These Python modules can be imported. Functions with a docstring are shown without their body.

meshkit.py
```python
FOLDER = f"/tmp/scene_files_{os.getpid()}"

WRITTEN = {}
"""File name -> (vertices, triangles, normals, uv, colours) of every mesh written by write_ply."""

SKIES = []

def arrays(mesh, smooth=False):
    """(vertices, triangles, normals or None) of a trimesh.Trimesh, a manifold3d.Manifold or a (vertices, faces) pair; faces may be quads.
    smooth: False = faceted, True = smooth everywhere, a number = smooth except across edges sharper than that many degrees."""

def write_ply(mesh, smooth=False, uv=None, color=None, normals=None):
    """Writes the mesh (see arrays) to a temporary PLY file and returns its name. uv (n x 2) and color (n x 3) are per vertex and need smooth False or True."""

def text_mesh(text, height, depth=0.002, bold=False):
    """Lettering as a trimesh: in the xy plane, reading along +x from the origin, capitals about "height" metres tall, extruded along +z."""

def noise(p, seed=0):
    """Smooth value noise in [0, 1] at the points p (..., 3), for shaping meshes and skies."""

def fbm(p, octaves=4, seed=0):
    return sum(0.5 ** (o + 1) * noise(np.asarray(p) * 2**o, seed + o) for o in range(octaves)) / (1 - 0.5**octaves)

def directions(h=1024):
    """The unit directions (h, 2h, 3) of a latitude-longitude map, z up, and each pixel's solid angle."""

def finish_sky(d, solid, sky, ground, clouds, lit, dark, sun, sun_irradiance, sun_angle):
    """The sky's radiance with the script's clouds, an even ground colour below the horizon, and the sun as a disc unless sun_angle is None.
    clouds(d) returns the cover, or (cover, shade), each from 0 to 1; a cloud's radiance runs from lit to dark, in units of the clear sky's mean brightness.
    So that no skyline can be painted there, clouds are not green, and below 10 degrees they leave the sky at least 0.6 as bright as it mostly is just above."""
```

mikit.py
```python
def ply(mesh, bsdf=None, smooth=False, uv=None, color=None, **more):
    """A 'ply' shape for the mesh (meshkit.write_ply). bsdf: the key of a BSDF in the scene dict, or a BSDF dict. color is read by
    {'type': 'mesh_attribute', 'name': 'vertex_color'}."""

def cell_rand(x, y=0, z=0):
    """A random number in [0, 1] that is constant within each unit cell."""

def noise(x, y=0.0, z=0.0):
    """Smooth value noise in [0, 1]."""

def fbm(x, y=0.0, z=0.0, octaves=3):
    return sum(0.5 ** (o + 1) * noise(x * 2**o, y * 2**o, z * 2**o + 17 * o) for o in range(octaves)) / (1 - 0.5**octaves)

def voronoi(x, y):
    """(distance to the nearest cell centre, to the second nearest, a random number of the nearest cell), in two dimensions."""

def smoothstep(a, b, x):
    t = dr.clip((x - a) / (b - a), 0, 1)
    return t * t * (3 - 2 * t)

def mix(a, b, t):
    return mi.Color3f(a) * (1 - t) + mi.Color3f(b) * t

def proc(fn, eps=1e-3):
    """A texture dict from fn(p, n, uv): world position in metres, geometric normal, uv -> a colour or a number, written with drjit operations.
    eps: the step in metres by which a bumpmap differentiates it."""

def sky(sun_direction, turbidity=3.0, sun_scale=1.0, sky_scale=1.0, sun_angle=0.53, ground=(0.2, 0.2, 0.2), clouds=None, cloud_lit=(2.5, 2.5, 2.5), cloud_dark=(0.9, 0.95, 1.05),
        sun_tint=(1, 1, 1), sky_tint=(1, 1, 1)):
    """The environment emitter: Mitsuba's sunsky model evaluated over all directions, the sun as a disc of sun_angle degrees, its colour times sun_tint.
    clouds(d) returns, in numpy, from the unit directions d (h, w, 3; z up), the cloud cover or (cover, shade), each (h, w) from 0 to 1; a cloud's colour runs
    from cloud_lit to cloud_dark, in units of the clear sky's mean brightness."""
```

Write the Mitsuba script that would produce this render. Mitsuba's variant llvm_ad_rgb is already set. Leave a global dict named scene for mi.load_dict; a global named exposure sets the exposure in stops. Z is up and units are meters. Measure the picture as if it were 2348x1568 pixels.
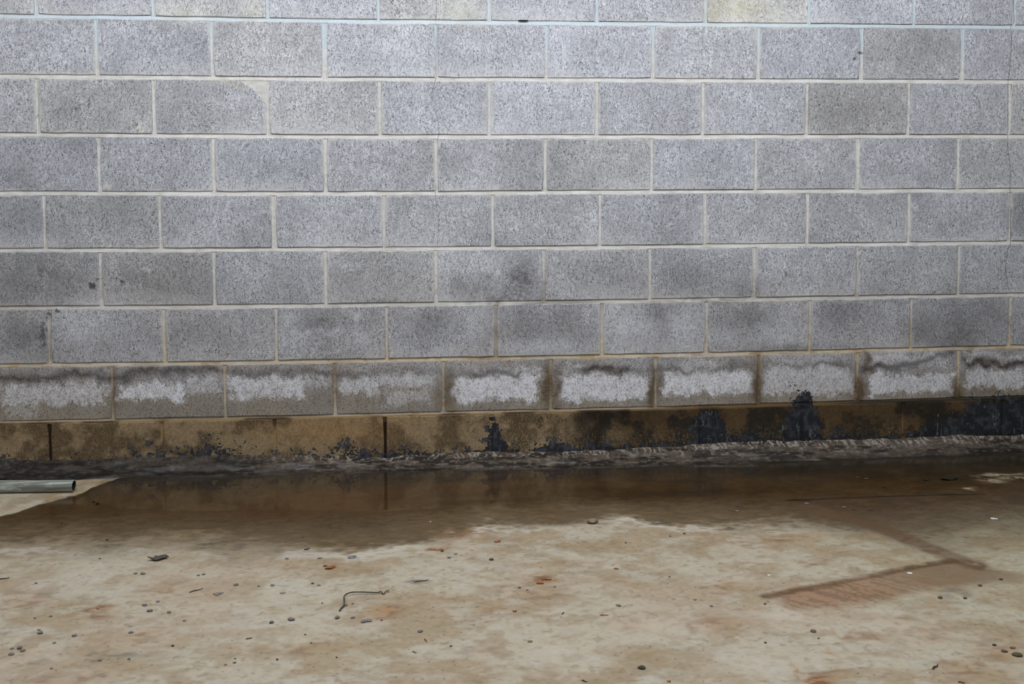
import math, random, numpy as np, trimesh, shapely.geometry as sg, mitsuba as mi, drjit as dr, mikit, meshkit
from mikit import noise, fbm, voronoi, cell_rand, smoothstep, mix, proc, ply

T = mi.ScalarTransform4f
scene, labels = {}, {}
rnd = random.Random(7)

# ---------------------------------------------------------------- camera, sky, lamps, exposure
EYE, TARGET, UP = [0.4017, -3.595, 1.0577], [0.48106, -2.5999, 0.99902], [0.00766, 0.05829, 0.99827]
scene['camera'] = {'type': 'perspective', 'fov': 56.1720, 'fov_axis': 'x', 'near_clip': 0.05, 'far_clip': 200.0,
                   'principal_point_offset_y': 0.15017,
                   'to_world': T().look_at(origin=EYE, target=TARGET, up=UP)}
exposure = 1.42
SKY = 1.0            # overcast daylight that comes in through the open bay behind the photographer
LAMP = 13.0          # radiance of the ceiling lights
LAMP_RGB = (0.95, 0.99, 1.045)
scene['sky'] = mikit.sky((0.2, -0.4, 0.9), turbidity=4.0, sun_scale=0.0, sky_scale=1.0, clouds=lambda d: np.ones(d.shape[:2]), cloud_lit=(SKY, SKY, SKY), cloud_dark=(SKY, SKY, SKY))
LIGHTS = [(-1.0, -1.25), (0.55, -1.25), (2.1, -1.25), (-1.0, -4.2), (0.55, -4.2), (2.1, -4.2)]   # where the ceiling lights hang (x, y)
CEILING = 2.95

# ---------------------------------------------------------------- the place in metres: the wall face is the plane y = 0, the floor z = 0
# bed joints from the top one down (x, z); head joints of the courses from the top one down (x); stains as (x, z, half width, half height, strength)

BEDS = [
    [(-1.1401, 1.6578), (-0.5334, 1.6557), (0.0702, 1.6518), (0.6907, 1.6525), (1.3272, 1.6525), (1.9887, 1.6541), (2.684, 1.6552)],
    [(-1.1471, 1.445), (-0.5383, 1.4422), (0.0674, 1.4409), (0.6901, 1.443), (1.3287, 1.443), (1.9926, 1.4441), (2.6902, 1.4446)],
    [(-1.154, 1.2374), (-0.5431, 1.2328), (0.0646, 1.2301), (0.6894, 1.2306), (1.3303, 1.2317), (2.6965, 1.2343)],
    [(-1.1609, 1.0274), (-0.548, 1.0227), (0.0619, 1.0203), (0.6888, 1.0212), (1.3318, 1.0226), (2.7028, 1.0229)],
    [(-1.1678, 0.8208), (-0.5527, 0.816), (0.0591, 0.814), (0.6882, 0.8128), (1.3334, 0.814), (2.7089, 0.8173)],
    [(-1.1747, 0.6113), (-0.5576, 0.6054), (0.0564, 0.6038), (0.6876, 0.6054), (1.3349, 0.6071), (2.715, 0.6111)],
    [(-1.1817, 0.3999), (-0.5625, 0.3951), (0.0536, 0.3946), (0.6869, 0.395), (1.3365, 0.3954), (2.7211, 0.4041)],
    [(-1.1886, 0.1887), (-0.5673, 0.1866), (0.0509, 0.1865), (0.6863, 0.1882), (1.338, 0.1891), (2.7271, 0.2015)],
]
HEADS = [
    [-1.0163, -0.6078, -0.2025, 0.1987, 0.6057, 1.0099, 1.4238, 1.8266, 2.2399, 2.6439],
    [-0.81, -0.4029, 0.0009, 0.4088, 0.8189, 1.2237, 1.6304, 2.0362, 2.4392],
    [-1.0223, -0.6137, -0.2071, 0.1991, 0.605, 1.0107, 1.4164, 1.823, 2.2264, 2.6334],
    [-0.8123, -0.4054, -0.002, 0.4056, 0.8141, 1.221, 1.6247, 2.0279, 2.4311],
    [-1.0098, -0.6014, -0.1929, 0.2099, 0.6162, 1.0228, 1.4276, 1.8321, 2.2368, 2.6486],
    [-0.8174, -0.4125, -0.0064, 0.4015, 0.8087, 1.2157, 1.6242, 2.0351, 2.4441],
    [-1.0057, -0.5965, -0.1905, 0.2167, 0.626, 1.0311, 1.4383, 1.8472, 2.2555, 2.659],
    [-0.7868, -0.3816, 0.0214, 0.427, 0.8333, 1.2402, 1.6458, 2.041, 2.4519],
    [-1.0149, -0.6144, -0.2032, 0.206, 0.6071, 1.0169, 1.4179, 1.8243, 2.2291, 2.6402],
]
SMUDGES = [(0.7225, 0.6944, 0.0662, 0.091, 0.6), (0.5411, 0.6552, 0.0903, 0.0493, 0.45), (0.6479, 0.6192, 0.1651, 0.0149, 0.5), (0.159, 0.7006, 0.1129, 0.0968, 0.2), (1.3853, 0.6871, 0.1192, 0.0852, 0.3), (1.5911, 0.6427, 0.0946, 0.043, 0.3), (1.0641, 0.6907, 0.1344, 0.0924, 0.2), (-0.0282, 0.5314, 0.0883, 0.0562, 0.5), (0.3766, 0.5419, 0.0735, 0.0735, 0.42), (0.8135, 0.5189, 0.1832, 0.0916, 0.28), (1.6097, 0.524, 0.1293, 0.0603, 0.42), (1.2334, 0.5631, 0.1017, 0.0339, 0.35), (1.9739, 0.5529, 0.105, 0.0613, 0.35), (-1.0036, 0.7134, 0.1837, 0.0918, 0.42), (-0.6332, 0.7093, 0.1946, 0.0934, 0.28), (2.4525, 0.4945, 0.2056, 0.0984, 0.38), (1.7321, 0.415, 0.1563, 0.0156, 0.45), (1.4714, 0.6054, 0.2739, 0.0086, 0.4), (2.2016, 0.5926, 0.3533, 0.0106, 0.2), (0.2066, 0.6182, 0.1133, 0.0113, 0.3), (-1.0865, 0.5071, 0.0995, 0.0918, 0.4), (-0.8249, 0.503, 0.1704, 0.0852, 0.15), (-0.3867, 0.5123, 0.1895, 0.0869, 0.16), (-1.068, 1.093, 0.1365, 0.0758, 0.18), (-0.9279, 1.2026, 0.1676, 0.0396, 0.22), (-0.8934, 1.3435, 0.137, 0.0609, 0.2), (-1.073, 0.9358, 0.0836, 0.076, 0.25), (-0.7977, 0.9341, 0.2001, 0.0847, 0.2), (2.0117, 1.3452, 0.1905, 0.0952, 0.25), (2.2241, 1.571, 0.1915, 0.0958, 0.2), (2.7096, 0.9134, 0.0718, 0.0898, 0.3)]
MOULD = [(-0.8476, 0.6877, 0.0139, 0.0139, 0.8), (-0.8222, 0.7114, 0.0154, 0.0062, 0.7), (-0.765, 0.7156, 0.0217, 0.0062, 0.5), (-0.7405, 0.7025, 0.0124, 0.0077, 0.5), (-1.0278, 0.5222, 0.0138, 0.0399, 0.85), (-1.0246, 0.4773, 0.0092, 0.0123, 0.9), (-1.0045, 0.5826, 0.0138, 0.0215, 0.7), (-0.9733, 0.5966, 0.0138, 0.0092, 0.9), (-0.9311, 0.5688, 0.0092, 0.0154, 0.5), (1.7551, 0.7507, 0.0052, 0.0156, 0.5), (1.7504, 0.7135, 0.0052, 0.0242, 0.55), (-0.8413, 1.3515, 0.0061, 0.0183, 0.55), (-0.8286, 1.3719, 0.0061, 0.0107, 0.5), (-0.8862, 1.3279, 0.0122, 0.0122, 0.4), (-0.9394, 1.3278, 0.0152, 0.0152, 0.4), (-1.0238, 1.2963, 0.0076, 0.0182, 0.5), (-1.084, 1.304, 0.0136, 0.0151, 0.35), (2.032, 1.5513, 0.0121, 0.0052, 0.8), (2.0083, 1.5279, 0.0086, 0.0069, 0.7), (2.1816, 1.5258, 0.0052, 0.0052, 0.6), (-0.8009, 1.2655, 0.0092, 0.0122, 0.3), (2.6213, 0.2292, 0.1121, 0.0181, 1.1), (2.5307, 0.245, 0.054, 0.0144, 0.8), (2.7123, 0.2116, 0.0726, 0.0145, 1.0), (1.6478, 0.2337, 0.0347, 0.0052, 0.7), (1.544, 0.2239, 0.0518, 0.0035, 0.6)]
PALES = [(0.0632, 0.7538, 0.0353, 0.0112, 0.6), (0.079, 0.7341, 0.0321, 0.0064, 0.5), (0.6219, 0.7153, 0.0132, 0.0099, 0.7), (0.8802, 0.696, 0.015, 0.0067, 0.6), (1.1532, 0.337, 0.017, 0.017, 0.95), (0.1124, 0.5752, 0.0129, 0.0194, 0.6), (-0.6556, 0.748, 0.0109, 0.0093, 0.6), (1.2509, 0.7488, 0.0085, 0.0101, 0.5), (1.1406, 0.5056, 0.093, 0.0575, 0.55), (1.3527, 0.5024, 0.0648, 0.0682, 0.5), (1.7313, 0.4712, 0.1041, 0.052, 0.5), (1.5071, 0.4662, 0.0945, 0.0412, 0.35), (0.5487, 0.5311, 0.0461, 0.0905, 0.4), (-0.1482, 0.5331, 0.0351, 0.0638, 0.4), (-0.1008, 0.4998, 0.0544, 0.0192, 0.45), (0.0116, 0.5029, 0.0643, 0.0161, 0.5), (0.1322, 0.4797, 0.0356, 0.0323, 0.4), (0.7968, 0.444, 0.1667, 0.0233, 0.4), (-0.886, 0.528, 0.1235, 0.0772, 0.3), (0.5663, 0.762, 0.1313, 0.0361, 0.3), (0.2957, 1.4677, 0.1282, 0.0192, 0.35), (0.586, 1.4614, 0.1137, 0.0195, 0.3), (1.0949, 1.4645, 0.0996, 0.0199, 0.45), (0.7813, 1.2681, 0.1808, 0.023, 0.4), (0.6508, 1.3893, 0.0978, 0.0815, 0.25), (0.2965, 1.5555, 0.1761, 0.08, 0.2), (-0.1487, 1.4571, 0.11, 0.0157, 0.5), (-0.2896, 1.4562, 0.0625, 0.0125, 0.4)]
CREAM = [(1.5448, 1.7207, 0.1096, 0.0506, 0.9), (1.461, 1.6872, 0.037, 0.0269, 0.75), (1.6974, 1.6979, 0.0849, 0.0425, 0.4), (0.4902, 1.6927, 0.0967, 0.0483, 0.45), (0.3616, 1.6643, 0.0962, 0.0144, 0.4), (-0.502, 1.6817, 0.1079, 0.0401, 0.45), (-0.2541, 1.6845, 0.0467, 0.0405, 0.5), (-0.337, 1.4244, 0.0936, 0.014, 0.5), (-1.0266, 1.6913, 0.0902, 0.0301, 0.25), (1.6378, 1.7218, 0.0508, 0.0373, 0.5), (-0.7793, 1.0449, 0.0138, 0.0123, 0.6), (-0.6692, 1.2579, 0.0139, 0.0139, 0.6)]
WHITES = [(-1.1729, -0.8074, 0.2561, 0.3255, 0.6), (-0.7714, -0.5256, 0.2602, 0.322, 0.95), (-0.5251, -0.3988, 0.2856, 0.3313, 0.45), (-0.3593, -0.0879, 0.2577, 0.3332, 0.8), (-0.0876, 0.0089, 0.2934, 0.333, 0.4), (0.0458, 0.1706, 0.2656, 0.3202, 0.65), (0.1547, 0.4076, 0.2969, 0.34, 0.5), (0.2027, 0.3825, 0.2269, 0.2817, 0.4), (0.4682, 0.7932, 0.2263, 0.3267, 1.0), (0.5641, 0.7799, 0.3126, 0.3493, 0.6), (0.8718, 1.2146, 0.2277, 0.3188, 1.0), (0.897, 0.9641, 0.3243, 0.3613, 0.5), (1.269, 1.616, 0.2397, 0.335, 1.0), (1.3368, 1.4738, 0.3408, 0.373, 0.5), (1.6678, 2.0225, 0.2348, 0.3481, 0.62), (1.7067, 1.9947, 0.3479, 0.389, 0.35), (2.0846, 2.4369, 0.2262, 0.3076, 0.85), (2.0968, 2.4112, 0.3371, 0.389, 0.6), (2.4902, 2.8195, 0.2425, 0.3124, 0.7), (2.4824, 2.8165, 0.3578, 0.3874, 0.45), (-1.1566, -1.0491, 0.2101, 0.2504, 0.25)]
DARKLINE = [(-1.1832, 0.355), (-1.0914, 0.3501), (-0.9835, 0.3576), (-0.8906, 0.3655), (-0.8135, 0.3511), (-0.7591, 0.3469), (-0.6728, 0.3679), (-0.5318, 0.3587), (-0.3976, 0.366), (-0.3108, 0.3447), (-0.1671, 0.3568), (-0.0227, 0.3557), (0.0576, 0.3311), (0.2037, 0.3448), (0.3996, 0.3478), (0.5394, 0.3285), (0.6138, 0.3404), (0.7299, 0.3282), (0.83, 0.343), (0.9641, 0.3372), (1.0483, 0.3457), (1.2007, 0.3361), (1.3198, 0.3406), (1.4397, 0.3282), (1.5599, 0.3498), (1.6462, 0.3619), (1.8027, 0.3454), (1.9774, 0.3525), (2.0746, 0.3284), (2.2069, 0.3415), (2.3309, 0.36), (2.4284, 0.386), (2.4832, 0.3434), (2.7232, 0.3356)]
DARKLINE_W = [(-1.1823, 0.75), (-0.4371, 0.75), (-0.3976, 0.55), (0.058, 0.5), (0.3997, 0.3), (0.4983, 0.35), (0.5477, 0.9), (0.7134, 0.8), (0.755, 0.2), (0.897, 0.35), (0.9809, 0.95), (1.1328, 0.85), (1.1837, 0.3), (1.2858, 0.6), (1.5602, 0.5), (1.6466, 0.2), (1.8379, 0.5), (1.978, 0.75), (2.0307, 0.1), (2.0748, 0.95), (2.4213, 0.8), (2.4535, 0.1), (2.493, 1.0), (2.724, 1.0)]
HALOS = [(-0.7806, 0.3003, 0.0156, 0.0934, 0.45), (0.4122, 0.276, 0.0164, 0.0904, 0.35), (0.4484, 0.2752, 0.0263, 0.0823, 0.6), (0.8233, 0.2844, 0.0201, 0.1004, 0.8), (0.8601, 0.2753, 0.0201, 0.0838, 0.6), (1.2283, 0.2594, 0.017, 0.0937, 0.9), (1.252, 0.2843, 0.0205, 0.0511, 0.5), (1.6405, 0.2595, 0.0225, 0.0954, 0.85), (2.0464, 0.2341, 0.0229, 0.0635, 1.0), (2.4524, 0.217, 0.0287, 0.0431, 0.8), (2.4585, 0.2604, 0.018, 0.0359, 0.4), (0.0218, 0.3087, 0.0145, 0.0646, 0.4), (2.0828, 0.3627, 0.0176, 0.0441, 0.6)]
TARTOP = [(-1.2834, 0.1014), (-1.1918, 0.0942), (-1.1617, 0.0741), (-1.1319, 0.0441), (-0.9777, 0.0335), (-0.9538, 0.0557), (-0.8993, 0.0591), (-0.8607, 0.0467), (-0.7276, 0.0547), (-0.7078, 0.0951), (-0.6884, 0.0537), (-0.6482, 0.0936), (-0.5939, 0.0594), (-0.5706, 0.0424), (-0.546, 0.0828), (-0.5067, 0.0736), (-0.4584, 0.1086), (-0.4261, 0.1341), (-0.3949, 0.107), (-0.3477, 0.0795), (-0.2524, 0.0506), (-0.1563, 0.0382), (-0.0272, 0.0448), (0.0219, 0.0802), (0.0706, 0.0823), (0.119, 0.0577), (0.1841, 0.0427), (0.2085, 0.0388), (0.2824, 0.062), (0.3151, 0.0461), (0.4798, 0.0385), (0.5628, 0.0599), (0.5928, 0.0962), (0.6031, 0.1548), (0.6098, 0.1748), (0.623, 0.1627), (0.6428, 0.1118), (0.6626, 0.0574), (0.7293, 0.0423), (0.7963, 0.0659), (0.8466, 0.0799), (0.8971, 0.0617), (0.9645, 0.0431), (1.0322, 0.055), (1.117, 0.0529), (1.2021, 0.0644), (1.2534, 0.0529), (1.3391, 0.0507), (1.3733, 0.0687), (1.3865, 0.1368), (1.4068, 0.1739), (1.4411, 0.1817), (1.4842, 0.1739), (1.507, 0.1392), (1.5249, 0.0736), (1.5802, 0.0808), (1.6148, 0.0886), (1.7194, 0.0689), (1.7472, 0.0768), (1.7565, 0.1627), (1.784, 0.1913), (1.7972, 0.2409), (1.839, 0.2504), (1.8639, 0.2241), (1.879, 0.1548), (1.8935, 0.1252), (1.9051, 0.0644), (1.9297, 0.0638), (1.9821, 0.0885), (2.0355, 0.0612), (2.2487, 0.056), (2.2838, 0.0813), (2.3366, 0.115), (2.4616, 0.1383), (2.5142, 0.1896), (2.6402, 0.2009), (2.8219, 0.1971)]
CRACK_DARK = [(2.641, 1.7916), (2.6462, 1.6749), (2.6309, 1.6547), (2.6362, 1.5911), (2.6316, 1.5072), (2.6279, 1.4483), (2.6269, 1.4231), (2.6335, 1.2543), (2.6296, 1.2034), (2.6448, 1.11), (2.6452, 1.0334), (2.6493, 1.0163), (2.6552, 0.8108), (2.6449, 0.7938), (2.6343, 0.7251), (2.6494, 0.6387)]
CRACK_FAINT = [(0.4118, 1.7316), (0.4094, 1.6361), (0.408, 1.4444), (0.3915, 1.3962), (0.3943, 1.348), (0.4117, 1.2997), (0.4177, 1.2353), (0.406, 1.1868), (0.4032, 1.0247), (0.4045, 0.9922), (0.4137, 0.9107), (0.4082, 0.829)]
COVETOP = [(-1.193, 0.0554), (-1.0392, 0.0481), (-0.8842, 0.0441), (-0.7277, 0.0514), (-0.5705, 0.0473), (-0.4119, 0.0514), (-0.2525, 0.044), (-0.0918, 0.0415), (0.07, 0.0357), (0.2002, 0.0273), (0.315, 0.0327), (0.4964, 0.0364), (0.6209, 0.0383), (0.7293, 0.0321), (0.8971, 0.0278), (1.0661, 0.0337), (1.2364, 0.0345), (1.4079, 0.0422), (1.5806, 0.0499), (1.7546, 0.0508), (1.9299, 0.0499), (2.1066, 0.0456), (2.2846, 0.0482), (2.4637, 0.0561), (2.7316, 0.0514)]
COVEFOOT = [(-1.158, -0.085), (-0.9239, -0.1059), (-0.7014, -0.0901), (-0.3892, -0.1077), (-0.0786, -0.1042), (0.2373, -0.1061), (0.5568, -0.124), (0.879, -0.1314), (1.2071, -0.128), (1.5478, -0.1026), (1.8845, -0.11), (2.0647, -0.0914), (2.4123, -0.0932), (2.6921, -0.0641)]
DAMP = [(-1.115, -0.7437), (-0.8622, -0.7658), (-0.7441, -0.7562), (-0.6146, -0.7742), (-0.456, -0.7679), (-0.3286, -0.7791), (-0.2289, -0.8345), (-0.1061, -0.8321), (0.0223, -0.863), (0.1159, -0.8842), (0.2331, -0.8618), (0.345, -0.8109), (0.4753, -0.7444), (0.5444, -0.6835), (0.6655, -0.6942), (0.8051, -0.668), (0.8893, -0.6597), (0.9865, -0.6604), (1.0718, -0.7147), (1.1584, -0.7528), (1.2651, -0.7622), (1.4065, -0.7896), (1.5215, -0.8108), (1.6226, -0.8917), (1.7572, -1.0214), (1.8547, -1.0775), (2.0724, -1.0327), (2.2715, -1.0338)]
WET = [(-1.2354, -0.5112), (-0.98, -0.4946), (-0.8029, -0.6061), (-0.656, -0.6558), (-0.4582, -0.6732), (-0.3238, -0.6958), (-0.1841, -0.7505), (-0.0506, -0.7899), (0.105, -0.7759), (0.2236, -0.6965), (0.3419, -0.631), (0.4798, -0.5836), (0.6042, -0.6026), (0.7107, -0.6518), (0.8155, -0.5929), (0.9624, -0.5644), (1.1084, -0.5561), (1.2563, -0.5478), (1.4779, -0.5457), (1.6283, -0.5414), (1.8568, -0.535), (2.0865, -0.5328), (2.2718, -0.4795), (2.4772, -0.4001), (2.7445, -0.373)]
DRYLOBE = [(-1.2939, 0.0153), (-0.9317, -0.0849), (-0.8351, -0.1439), (-0.8009, -0.191), (-0.8119, -0.2517), (-0.8654, -0.3019), (-0.9209, -0.3761), (-0.9563, -0.4402), (-0.9909, -0.4697), (-1.0668, -0.479)]
PUDDLE = [(-0.8006, -0.3433), (-0.7393, -0.4178), (-0.651, -0.434), (-0.449, -0.4644), (-0.2787, -0.4837), (-0.1378, -0.4961), (0.0447, -0.5081), (0.235, -0.5291), (0.3965, -0.5184), (0.5384, -0.5225), (0.6511, -0.541), (0.7538, -0.5161), (0.9678, -0.5351), (1.1162, -0.5223), (1.2669, -0.5093), (1.42, -0.4961), (1.5411, -0.452), (1.62, -0.3633), (1.6372, -0.2738), (1.5587, -0.0691), (0.8865, -0.0769), (0.2354, -0.0626), (-0.2421, -0.063), (-0.5568, -0.0561), (-0.7853, -0.0671), (-0.7926, -0.1277), (-0.7794, -0.1978), (-0.7927, -0.2857)]
REDPATCH = [(1.2388, -1.2548), (1.3357, -1.2207), (1.4258, -1.2013), (1.5678, -1.1515), (1.699, -1.1098), (1.8382, -1.0729), (1.9013, -1.1275), (1.9844, -1.1703), (1.9531, -1.2193), (1.7989, -1.2392), (1.6602, -1.2543), (1.5188, -1.3049), (1.4322, -1.3201), (1.3708, -1.3322), (1.2681, -1.3381), (1.2409, -1.3061)]
REDEDGE = [(1.2388, -1.2548), (1.3357, -1.2207), (1.4258, -1.2013), (1.5678, -1.1515), (1.699, -1.1098), (1.8382, -1.0729)]
DIAGONAL = [(1.6098, -0.6175), (1.6752, -0.7094), (1.7542, -0.8128), (1.8017, -0.9353), (1.8401, -1.0351), (1.8817, -1.1076)]
SEAM = [(1.5631, -0.5401), (1.7367, -0.5333), (1.9505, -0.5298), (2.1035, -0.5298), (2.2524, -0.5384)]
RUST = [(0.4887, -0.7383, 0.0593, 0.0444, 0.8), (0.4551, -0.7643, 0.0653, 0.0289, 0.6), (0.4025, -0.8634, 0.0328, 0.0269, 0.9), (0.4241, -0.8451, 0.0254, 0.0204, 0.7), (0.6865, -1.1034, 0.0255, 0.0198, 0.9), (0.708, -1.0996, 0.0233, 0.0113, 0.7), (0.2669, -1.2637, 0.043, 0.0296, 0.75), (0.2875, -1.2459, 0.0282, 0.0174, 0.4), (1.1534, -1.1721, 0.0321, 0.0136, 0.5), (1.1412, -1.193, 0.0341, 0.0107, 0.5), (1.1382, -1.2143, 0.0293, 0.0105, 0.55), (1.0622, -1.4005, 0.052, 0.0454, 0.35), (1.0948, -1.4326, 0.0616, 0.0352, 0.25), (0.7962, -0.6317, 0.0826, 0.0563, 0.35), (0.8198, -0.6615, 0.0546, 0.0313, 0.4), (0.1043, -0.9706, 0.0192, 0.0154, 0.8), (0.784, -0.9994, 0.0726, 0.0184, 0.3), (0.6393, -1.1656, 0.0905, 0.0828, 0.25), (0.8574, -1.3668, 0.0419, 0.0464, 0.25), (1.3947, -1.3417, 0.0129, 0.0533, 0.3), (1.3261, -1.4636, 0.0102, 0.0656, 0.35), (1.2766, -1.5441, 0.0118, 0.0483, 0.4), (1.2101, -1.6688, 0.0369, 0.0247, 0.8), (1.1758, -1.6217, 0.0113, 0.0184, 0.6), (1.3979, -1.4916, 0.0505, 0.0188, 0.5), (1.5401, -1.4821, 0.0611, 0.0385, 0.3), (1.5538, -1.5158, 0.0401, 0.0165, 0.4), (1.664, -1.5774, 0.0686, 0.0597, 0.35), (1.5806, -1.6488, 0.0756, 0.0442, 0.4), (1.5114, -1.4116, 0.0629, 0.0226, 0.25), (1.2326, -1.6378, 0.0563, 0.0108, 0.4), (-0.4334, -1.1711, 0.0328, 0.0155, 0.6), (-0.431, -1.225, 0.0428, 0.0248, 0.4), (-0.2858, -1.3466, 0.051, 0.0362, 0.3), (-0.6464, -1.1147, 0.0667, 0.0545, 0.4), (-0.3056, -1.0917, 0.068, 0.0562, 0.25), (0.418, -1.2069, 0.0663, 0.0259, 0.2), (-0.3783, -1.5275, 0.0934, 0.0305, 0.35), (0.0994, -1.443, 0.0593, 0.0251, 0.25), (0.4943, -1.4769, 0.0592, 0.0289, 0.2), (0.8595, -1.1241, 0.0578, 0.0395, 0.2), (1.2952, -0.8804, 0.0768, 0.0481, 0.25), (1.4296, -0.8748, 0.0644, 0.0275, 0.4), (1.4487, -1.0575, 0.0482, 0.018, 0.4), (0.0238, -0.9636, 0.1442, 0.0154, 0.25), (-0.186, -1.1286, 0.056, 0.0436, 0.2), (0.5582, -1.2693, 0.1082, 0.05, 0.2)]
GREYSPOTS = [(-0.3048, -1.4285, 0.054, 0.0104, 0.5), (-0.3169, -1.4355, 0.0244, 0.0103, 0.4), (-0.4905, -1.4617, 0.0173, 0.014, 0.45), (-0.3833, -1.4218, 0.0098, 0.0104, 0.5), (0.3497, -1.0854, 0.0255, 0.0113, 0.7), (0.367, -1.0784, 0.0139, 0.0085, 0.7), (-0.3491, -1.4525, 0.0087, 0.0101, 0.5), (-0.4413, -1.4268, 0.0088, 0.0083, 0.4), (-0.5654, -1.3007, 0.0103, 0.0092, 0.4), (-0.6127, -1.2944, 0.0093, 0.0092, 0.4), (-0.3354, -1.2822, 0.0105, 0.0071, 0.3), (-0.2319, -1.325, 0.0093, 0.0068, 0.3), (-0.6006, -1.066, 0.0227, 0.0084, 0.25), (-0.4297, -1.244, 0.0127, 0.0146, 0.3), (-0.2232, -1.2405, 0.015, 0.0098, 0.3), (-0.07, -1.4686, 0.0117, 0.0081, 0.3), (0.6846, -1.2171, 0.0333, 0.0103, 0.25), (0.714, -1.2066, 0.0223, 0.0078, 0.25), (0.6923, -1.2636, 0.0272, 0.0074, 0.3), (-0.3475, -1.5118, 0.0075, 0.0115, 0.35), (-0.3254, -1.5229, 0.0075, 0.0095, 0.3), (-0.5006, -1.5261, 0.0065, 0.0094, 0.4), (-0.4431, -1.3757, 0.008, 0.0108, 0.3), (1.7346, -1.2688, 0.0336, 0.0128, 0.6), (1.7503, -1.2887, 0.0156, 0.0126, 0.5), (1.6886, -1.299, 0.0177, 0.01, 0.4), (0.5517, -0.7976, 0.0311, 0.0141, 0.2)]
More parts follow.
